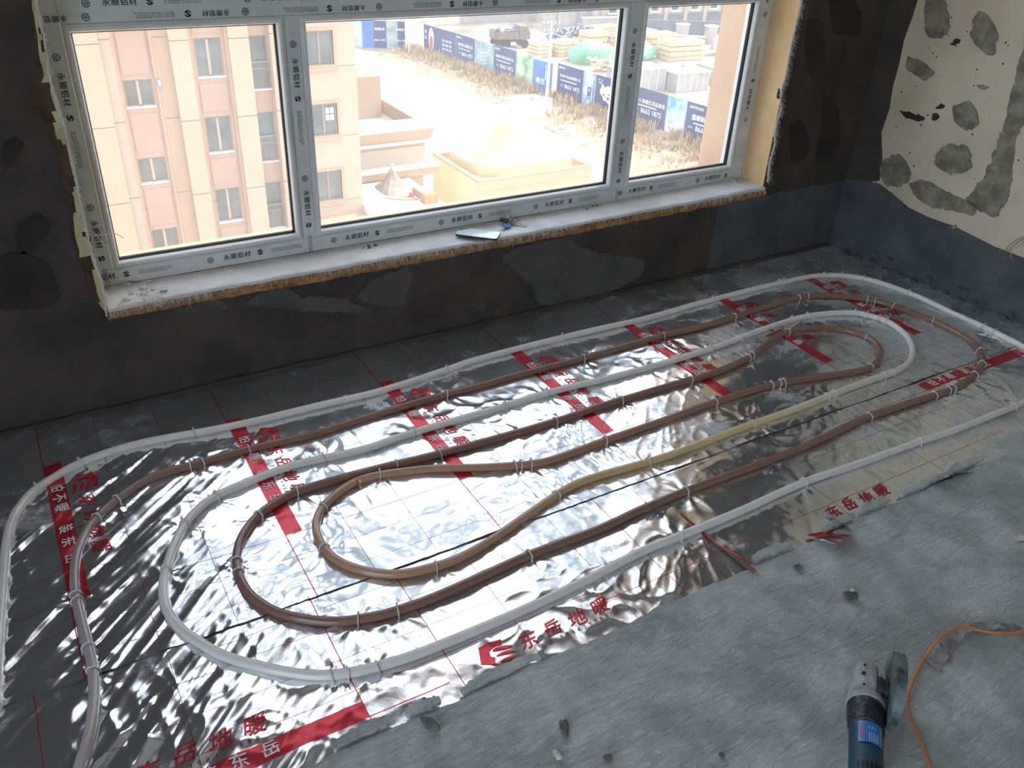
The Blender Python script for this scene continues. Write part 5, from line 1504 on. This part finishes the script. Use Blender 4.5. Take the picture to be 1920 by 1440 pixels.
for i, (cx, cy, r) in enumerate([(1.2, 1.7, .55), (1.8, 1.95, .45), (2.4, 1.7, .5), (1.5, 1.25, .45), (2.1, 1.1, .5), (2.7, 1.35, .42), (1.0, 2.2, .16), (2.75, 2.2, .18)]):
    n = 18
    mb.add([(Vector(fn2(cx + r * math.cos(2 * math.pi * q / n), cy + r * .8 * math.sin(2 * math.pi * q / n))) + Vector((-.003 * i, 0, 0)))[:] for q in range(n)], [tuple(range(n))])
mb.build('cloud_print', M['pwhite'], pn, fix=False)
mb = MB()
for (cx, cy, w_, h_) in ((1.25, 1.45, .22, .22), (1.95, 1.2, .5, .26), (.62, .9, .14, .2)):
    q = [fn2(cx - w_ / 2, cy - h_ / 2), fn2(cx + w_ / 2, cy - h_ / 2), fn2(cx + w_ / 2, cy + h_ / 2), fn2(cx - w_ / 2, cy + h_ / 2)]
    mb.add([(x - .05, y, z) for x, y, z in q], [(0, 1, 2, 3)])
mb.build('picture_detail', mat('faded_red_print', lin(186, 96, 100), lin(120, 90, 110), 3, rough=.7), pn, fix=False)
panel(fx(62.9), fx(57.4), M['navy'], ad('尚悦城邦 高端生活品鉴', 4.6)[:1] + [('尚悦城13 高端生活品鉴者', .40, .56, .64), ('臻品住区 实景准现房 恭迎品鉴', .2, .52, .52), ('0411', .22, .36, .37), (TEL, .58, .68, .37)])
panel(fx(57.4), fx(55.2), M['sky'], [('品质学区', .16, .78, .88)])
panel(fx(55.2), fx(50.4), M['navy'], [('品质学区首选', .26, .22, .88), ('盛顺新境 学府', .50, .46, .62), ('臻品住区 实景准现房', .2, .40, .47), ('0411', .26, .14, .34), (TEL, .62, .52, .33)])
panel(fx(50.4), fx(46.2), M['sky'])
pn, fn2, L = panel(fx(95.5), fx(89.0), M['navy'], [('尚品 品质 名校', .30, .72, .62), ('宜居 便捷 生态', .30, .72, .47), ('现房 准现 发售', .30, .72, .32), ('尚', .4, .06, .75), ('品', .4, .06, .55)])
mb = MB()
n = 24
mb.add([fn2(1.55 + .55 * math.cos(2 * math.pi * q / n), 1.6 + 1.25 * math.sin(2 * math.pi * q / n)) for q in range(n)], [tuple(range(n))])
mb.build('oval_print', M['pwhite'], pn, fix=False)
mb = MB()
mb.add([(Vector(fn2(1.55 + .34 * math.cos(2 * math.pi * q / n), 1.25 + .75 * math.sin(2 * math.pi * q / n))) + Vector((-.03, -.03, 0)))[:] for q in range(n)], [tuple(range(n))])
mb.build('red_figure_print', M['red'], pn, fix=False)
C_ = [(39.2, 99.9), (40.3, 99.3), (41.7, 98.6), (42.85, 98.0), (43.6, 97.6), (45.0, 96.0)]
for i, m in enumerate([M['azure'], M['navy'], M['palegreen'], M['navy'], M['pwhite']]):
    panel(C_[i], C_[i + 1], m, [(TEL, .3, .5, .3), ('高端生活', .3, .5, .7)] if i in (1, 3) else ())
panel((36.0, 101.8), (39.2, 99.9), M['sky'])

# utility poles
M['pole'] = mat('pale_concrete_pole', lin(222, 200, 186), rough=0.9)
def pole(x, y, top, label):
    r_ = empty('utility_pole', (x, y, G), label=label, cat='pole')
    MB().cyl((x, y, G), (x, y, top), .17, 10, .11).build('shaft', M['pole'], r_)
    for dz, w in ((.25, 1.9), (.9, 1.5)):
        MB().box(x - w / 2, x + w / 2, y - .06, y + .06, top - dz - .06, top - dz + .06).build('crossarm', M['post'], r_)
        for s in (-.45, -.2, .2, .45):
            MB().lathe([(.05, 0), (.08, .05), (.05, .1), (.08, .15), (.04, .22)], lambda a, b, h: (x + s * w + a, y + b, top - dz + .06 + h), 8).build('insulator', M['white'], r_)
pole(46.0, 70.2, -10.9, 'tall concrete utility pole in front of the blue hoarding panel')
pole(43.2, 95.6, -11.5, 'distant concrete utility pole at the far bend of the hoarding')

# ---------------------------------------------------------------- yard behind the hoarding
M['timber'] = mat('pale_timber', lin(206, 178, 142), lin(228, 204, 172), 1.5, rough=0.9)
M['netting'] = mat('green_netting', lin(110, 176, 140), lin(150, 204, 172), 1.2, rough=0.9)
M['conc'] = mat('grey_concrete', lin(168, 162, 158), lin(190, 184, 180), 0.8, rough=0.95)
M['bag'] = mat('blue_grey_sacks', lin(110, 116, 136), lin(236, 232, 226), 0.9, rough=0.9, lo=.5, hi=.62)
def lumber(x, y, lx, ly, h, rz, label, z0=G, layers=4):
    r_ = empty('timber_stack', (x, y, z0), rz, label, 'timber stack', 'timber stacks in the yard')
    for k in range(layers):
        hh = h / layers
        MB().obox((RND.uniform(-.1, .1), RND.uniform(-.1, .1), hh * (k + .46)), (lx * RND.uniform(.93, 1), ly * RND.uniform(.93, 1), hh * .86), rz=RND.uniform(-.04, .04)).build('timber_layer', M['timber'], r_, local=True)
lumber(60.2, 88.9, 3.0, 2.2, 1.7, .1, 'small timber stack right of the utility pole')
lumber(57.0, 89.2, 2.2, 2.0, 1.6, .1, 'timber stack half hidden behind the utility pole')
lumber(64.4, 88.9, 3.2, 2.0, 2.6, .05, 'high timber stack behind the green netting heap')
lumber(68.6, 88.2, 3.2, 2.0, 2.2, .05, 'timber stack behind the right hand green netting heap')
lumber(72.4, 98.0, 5.0, 2.0, 1.4, .05, 'low timber stack in front of the concrete wall')
lumber(74.4, 93.4, 5.5, 2.4, 1.5, .05, 'long timber stack left of the right hand mullion')
lumber(72.6, 86.6, 4.2, 2.2, 2.4, -.05, 'high pale timber stack behind the dark car')
lumber(72.8, 82.6, 5.2, 2.8, 2.2, -.05, 'wide pale timber stack nearest the dark car')
def heap(x, y, sx, sy, sz, seed, m, label, name, cat):
    o = MB().rock((0, 0, 0), (sx, sy, sz), seed, 3, .22).build(name, m, smooth=True)
    o.location = (x, y, G + sz * .22)
    props(o, label, cat)
heap(61.4, 84.4, 6.6, 4.6, 2.8, 3, M['netting'], 'large heap under green netting nearest the hoarding', 'netting_heap', 'heap')
heap(67.6, 84.4, 4.6, 3.6, 2.6, 4, M['netting'], 'heap under green netting by the right hand mullion', 'netting_heap', 'heap')
heap(53.4, 91.0, 3.0, 2.2, 1.2, 5, M['netting'], 'small flat heap under green netting by the rubble', 'netting_heap', 'heap')
mb = MB()
R = random.Random(9)
for i in range(420):
    t = R.random(); x = 59.5 + 11 * t; y = 93.0 + min(max(R.gauss(0, 1.0), -2), 2)
    hmax = 2.6 * math.sin(math.pi * min(max(t * .9 + .06, 0), 1)) * max(0, 1 - abs(y - 93) / 2.8)
    s = R.uniform(.3, .75)
    mb.rock((x, y, G + R.uniform(.1, 1) * hmax + .15), (s * 1.3, s, s * .8), i, 1, .35, R.uniform(0, 3))
props(mb.build('rubble_heap', M['bag']), 'long heap of blue grey rubble and sacks behind the netting', 'rubble heap', kind='stuff')
mb = MB()
for i in range(60):
    s = R.uniform(.4, .8)
    mb.rock((60.6 + min(max(R.gauss(0, 1.3), -2.4), 2.4), 79.8 + min(max(R.gauss(0, .6), -1), 1), G + R.uniform(.2, 1.3)), (s * 1.4, s, s * .6), i + 500, 1, .3, R.uniform(0, 3))
props(mb.build('sack_heap', M['timber']), 'heap of pale sacks and offcuts just behind the hoarding', 'sack heap', kind='stuff')

# dumper truck
M['truck'] = mat('grey_brown_truck', lin(112, 98, 92), lin(146, 130, 122), 1.5, rough=0.8)
M['dark'] = mat('dark_rubber', lin(44, 40, 42), rough=0.8)
tk = empty('dump_truck', (56.0, 95.2, G), -0.2, 'grey brown dump truck parked on the bright yard', 'truck')
MB().box(-1.6, 1.9, -1.1, 1.1, .75, 1.0).build('chassis', M['dark'], tk, local=True)
mb = MB().box(-1.9, 1.2, -1.15, 1.15, 1.0, 1.12).box(-1.9, -1.82, -1.15, 1.15, 1.0, 1.9).box(1.1, 1.2, -1.15, 1.15, 1.0, 2.1).box(-1.9, 1.2, -1.15, -1.07, 1.0, 1.9).box(-1.9, 1.2, 1.07, 1.15, 1.0, 1.9)
mb.build('tipper_body', M['truck'], tk, local=True)
mb = MB().prism([(1.3, 1.0), (2.6, 1.0), (2.65, 1.7), (2.3, 2.5), (1.3, 2.5)], lambda u, v, d: (u, d, v), -1.05, 1.05)
cb = mb.build('cab', M['truck'], tk, local=True)
MB().box(2.36, 2.64, -.95, .95, 1.75, 2.35).build('windscreen', M['wglass'], cb, local=False)
for wx_ in (-1.3, -.3, 2.0):
    for s in (-1, 1):
        MB().lathe([(.1, -.15), (.48, -.15), (.5, -.1), (.5, .1), (.48, .15), (.1, .15)], lambda a, b, h: (wx_ + a, s * .95 + h, .5 + b), 14).build('wheel', M['dark'], tk, local=True)
for i in range(7):
    props(MB().rock((-1.4 + i * .4, R.uniform(-.5, .5), 1.7 + R.uniform(0, .4)), (.8, .8, .6), i + 40).build('load_lump', M['bag'], tk, local=True))

# dark car
M['car'] = mat('dark_car_paint', lin(62, 52, 58), lin(74, 62, 68), 2, rough=0.25, coat=0.5)
cr_ = empty('parked_car', (62.4, 75.6, G), 2.55, 'dark parked car just behind the navy hoarding panel', 'car')
side = [(-2.2, .35), (2.15, .35), (2.25, .65), (2.1, .9), (1.3, 1.0), (.7, 1.42), (-.9, 1.45), (-1.7, 1.0), (-2.2, .95)]
MB().prism(side, lambda u, v, d: (u, d, v), -.88, .88).build('body', M['car'], cr_, bevel=.06, local=True)
MB().prism([(1.2, 1.02), (.66, 1.36), (-.86, 1.39), (-1.55, 1.02)], lambda u, v, d: (u, d, v), -.90, .90).build('side_glass', M['wglass'], cr_, local=True)
for wx_ in (-1.4, 1.4):
    for s in (-1, 1):
        MB().lathe([(.08, -.1), (.3, -.1), (.32, -.06), (.32, .06), (.3, .1), (.08, .1)], lambda a, b, h: (wx_ + a, s * .82 + h, .33 + b), 14).build('wheel', M['dark'], cr_, local=True)
for s in (-.65, .65):
    MB().box(-2.24, -2.16, s - .15, s + .15, .72, .88).build('tail_light', M['red'], cr_, local=True)

# sheet roofs, drum and yard clutter near the hoarding
for (x, y, sx, sy, h, lab) in [(57.6, 71.5, 5.5, 3.2, 2.2, 'white sheet roofed cabin right behind the hoarding'), (62.6, 69.6, 4.5, 2.6, 1.9, 'white sheet roofed cabin beside the blue drum'), (68.4, 71.0, 4.2, 3.0, 1.9, 'white sheet roofed cabin farthest right behind the hoarding')]:
    r_ = empty('site_cabin', (x, y, G), label=lab, cat='cabin')
    MB().box(x - sx / 2 + .1, x + sx / 2 - .1, y - sy / 2 + .1, y + sy / 2 - .1, G, G + h - .12).build('cabin_body', M['conc'], r_)
    MB().box(x - sx / 2, x + sx / 2, y - sy / 2, y + sy / 2, G + h - .12, G + h).build('sheet_roof', M['white'], r_)
    for i in range(6):
        MB().box(x - sx / 2 + .15 + i * (sx - .4) / 5, x - sx / 2 + .25 + i * (sx - .4) / 5, y - sy / 2 + .05, y - sy / 2 + .11, G, G + h - .12).build('cladding_rib', M['white'], r_)
M['teal'] = mat('teal_plastic', lin(96, 186, 196), rough=0.5)
props(MB().lathe([(.55, 0), (.62, .3), (.62, .6), (.35, .85), (.1, .95)], lambda x, y, h: (65.5 + x, 70.5 + y, G + h), 18).build('water_tank', M['teal']), 'round teal water tank between the white cabins', 'tank')
props(MB().box(67.2, 69.2, 74.3, 75.6, G, G + .9).build('brick_pallet', M['crate']), 'low brown brick pallet behind the rightmost cabin', 'pallet')
props(MB().box(69.5, 70.3, 74.4, 75.4, G, G + 1.3).build('brick_pallet', M['crate']), 'taller narrow brown brick pallet behind the rightmost cabin', 'pallet')

# concrete walls, gate blocks and the grey building at the back
cw = empty('concrete_wall', (74, 102, G), label='stepped grey concrete wall behind the rubble heap', cat='wall')
MB().obox((73.8, 103.6, G + 1.3), (14.5, .5, 2.6), rz=-.02).build('wall_run', M['conc'], cw)
MB().obox((76.0, 100.6, G + .9), (9.5, .5, 1.8), rz=-.12).build('wall_run', M['conc'], cw)
MB().obox((73.8, 103.6, G + 2.66), (14.7, .7, .12), rz=-.02).build('wall_coping', M['white'], cw)
MB().obox((76.0, 100.6, G + 1.86), (9.7, .7, .12), rz=-.12).build('wall_coping', M['white'], cw)
for i in range(4):
    MB().obox((68.8 + i * 3.4, 103.25, G + 1.3), (.4, .4, 2.7)).build('wall_pier', M['conc'], cw)
props(MB().obox((64.5, 112, G + .8), (12, .5, 1.6), rz=-.05).build('low_wall', M['conc']), 'low grey wall across the far end of the yard', 'wall')
M['slate'] = mat('slate_blue_wall', lin(104, 108, 122), lin(122, 126, 138), 1.0, rough=0.9)
props(MB().obox((82.4, 93.8, G + 1.1), (14, .4, 2.2), rz=-.42).build('boundary_wall', M['slate']), 'slate grey boundary wall in front of the grey building', 'wall')
for (x, y, lab) in ((80.6, 91.6, 'left of two square concrete gate blocks'), (83.6, 89.4, 'right of two square concrete gate blocks')):
    r_ = empty('gate_block', (x, y, G), label=lab, cat='gate block')
    MB().box(x - .7, x + .7, y - .5, y + .5, G, G + 2.1).build('shaft', M['conc'], r_)
    MB().box(x - .8, x + .8, y - .6, y + .6, G + 2.1, G + 2.25).build('cap', M['white'], r_)
lw = empty('low_yard_wall', (75, 86, G), label='low pale topped wall corner in front of the gate blocks', cat='wall')
MB().obox((79.0, 89.0, G + .6), (5.0, .5, 1.2), rz=-.62).build('wall_run', M['conc'], lw)
MB().obox((82.6, 86.6, G + .6), (3.2, .5, 1.2), rz=.35).build('wall_run', M['conc'], lw)
MB().obox((79.0, 89.0, G + 1.24), (5.1, .7, .1), rz=-.62).build('wall_coping', M['white'], lw)
props(MB().box(79.2, 81.4, 82.4, 83.8, G, G + 2.2).build('white_bin', M['white'], bevel=.1), 'white container at the right end of the yard', 'container')
M['greyf'] = mat('pale_grey_facade', lin(186, 178, 178), lin(198, 190, 190), 0.6, rough=0.9)
gb = empty('grey_building', (90, 103, G), label='pale grey building seen past the right hand mullion', cat='building')
MB().box(74, 112, 102.5, 118, G, 0).build('walls', M['greyf'], gb)
MB().box(74, 112, 102.3, 102.5, G, G + 1.6).build('plinth', M['slate'], gb)
for i in range(9):
    x0 = 75 + i * 3.7
    MB().box(x0, x0 + .7, 102.2, 102.5, G, 0).build('pilaster', M['ecru'], gb)
    for f_ in range(3):
        w0 = x0 + 1.3
        z0 = G + 2.0 + f_ * 3.0
        wn = loop_frame(w0, w0 + 1.5, z0, z0 + 1.5, [(0, 102.5), (0, 102.36), (.1, 102.36), (.1, 102.48)]).build('window', M['white'], gb)
        MB().box(w0 + .05, w0 + 1.45, 102.46, 102.49, z0 + .05, z0 + 1.45).build('pane', M['wglass'], wn)
        MB().box(w0 - .1, w0 + 1.6, 102.2, 102.5, z0 - .12, z0).build('window_sill', M['white'], gb)
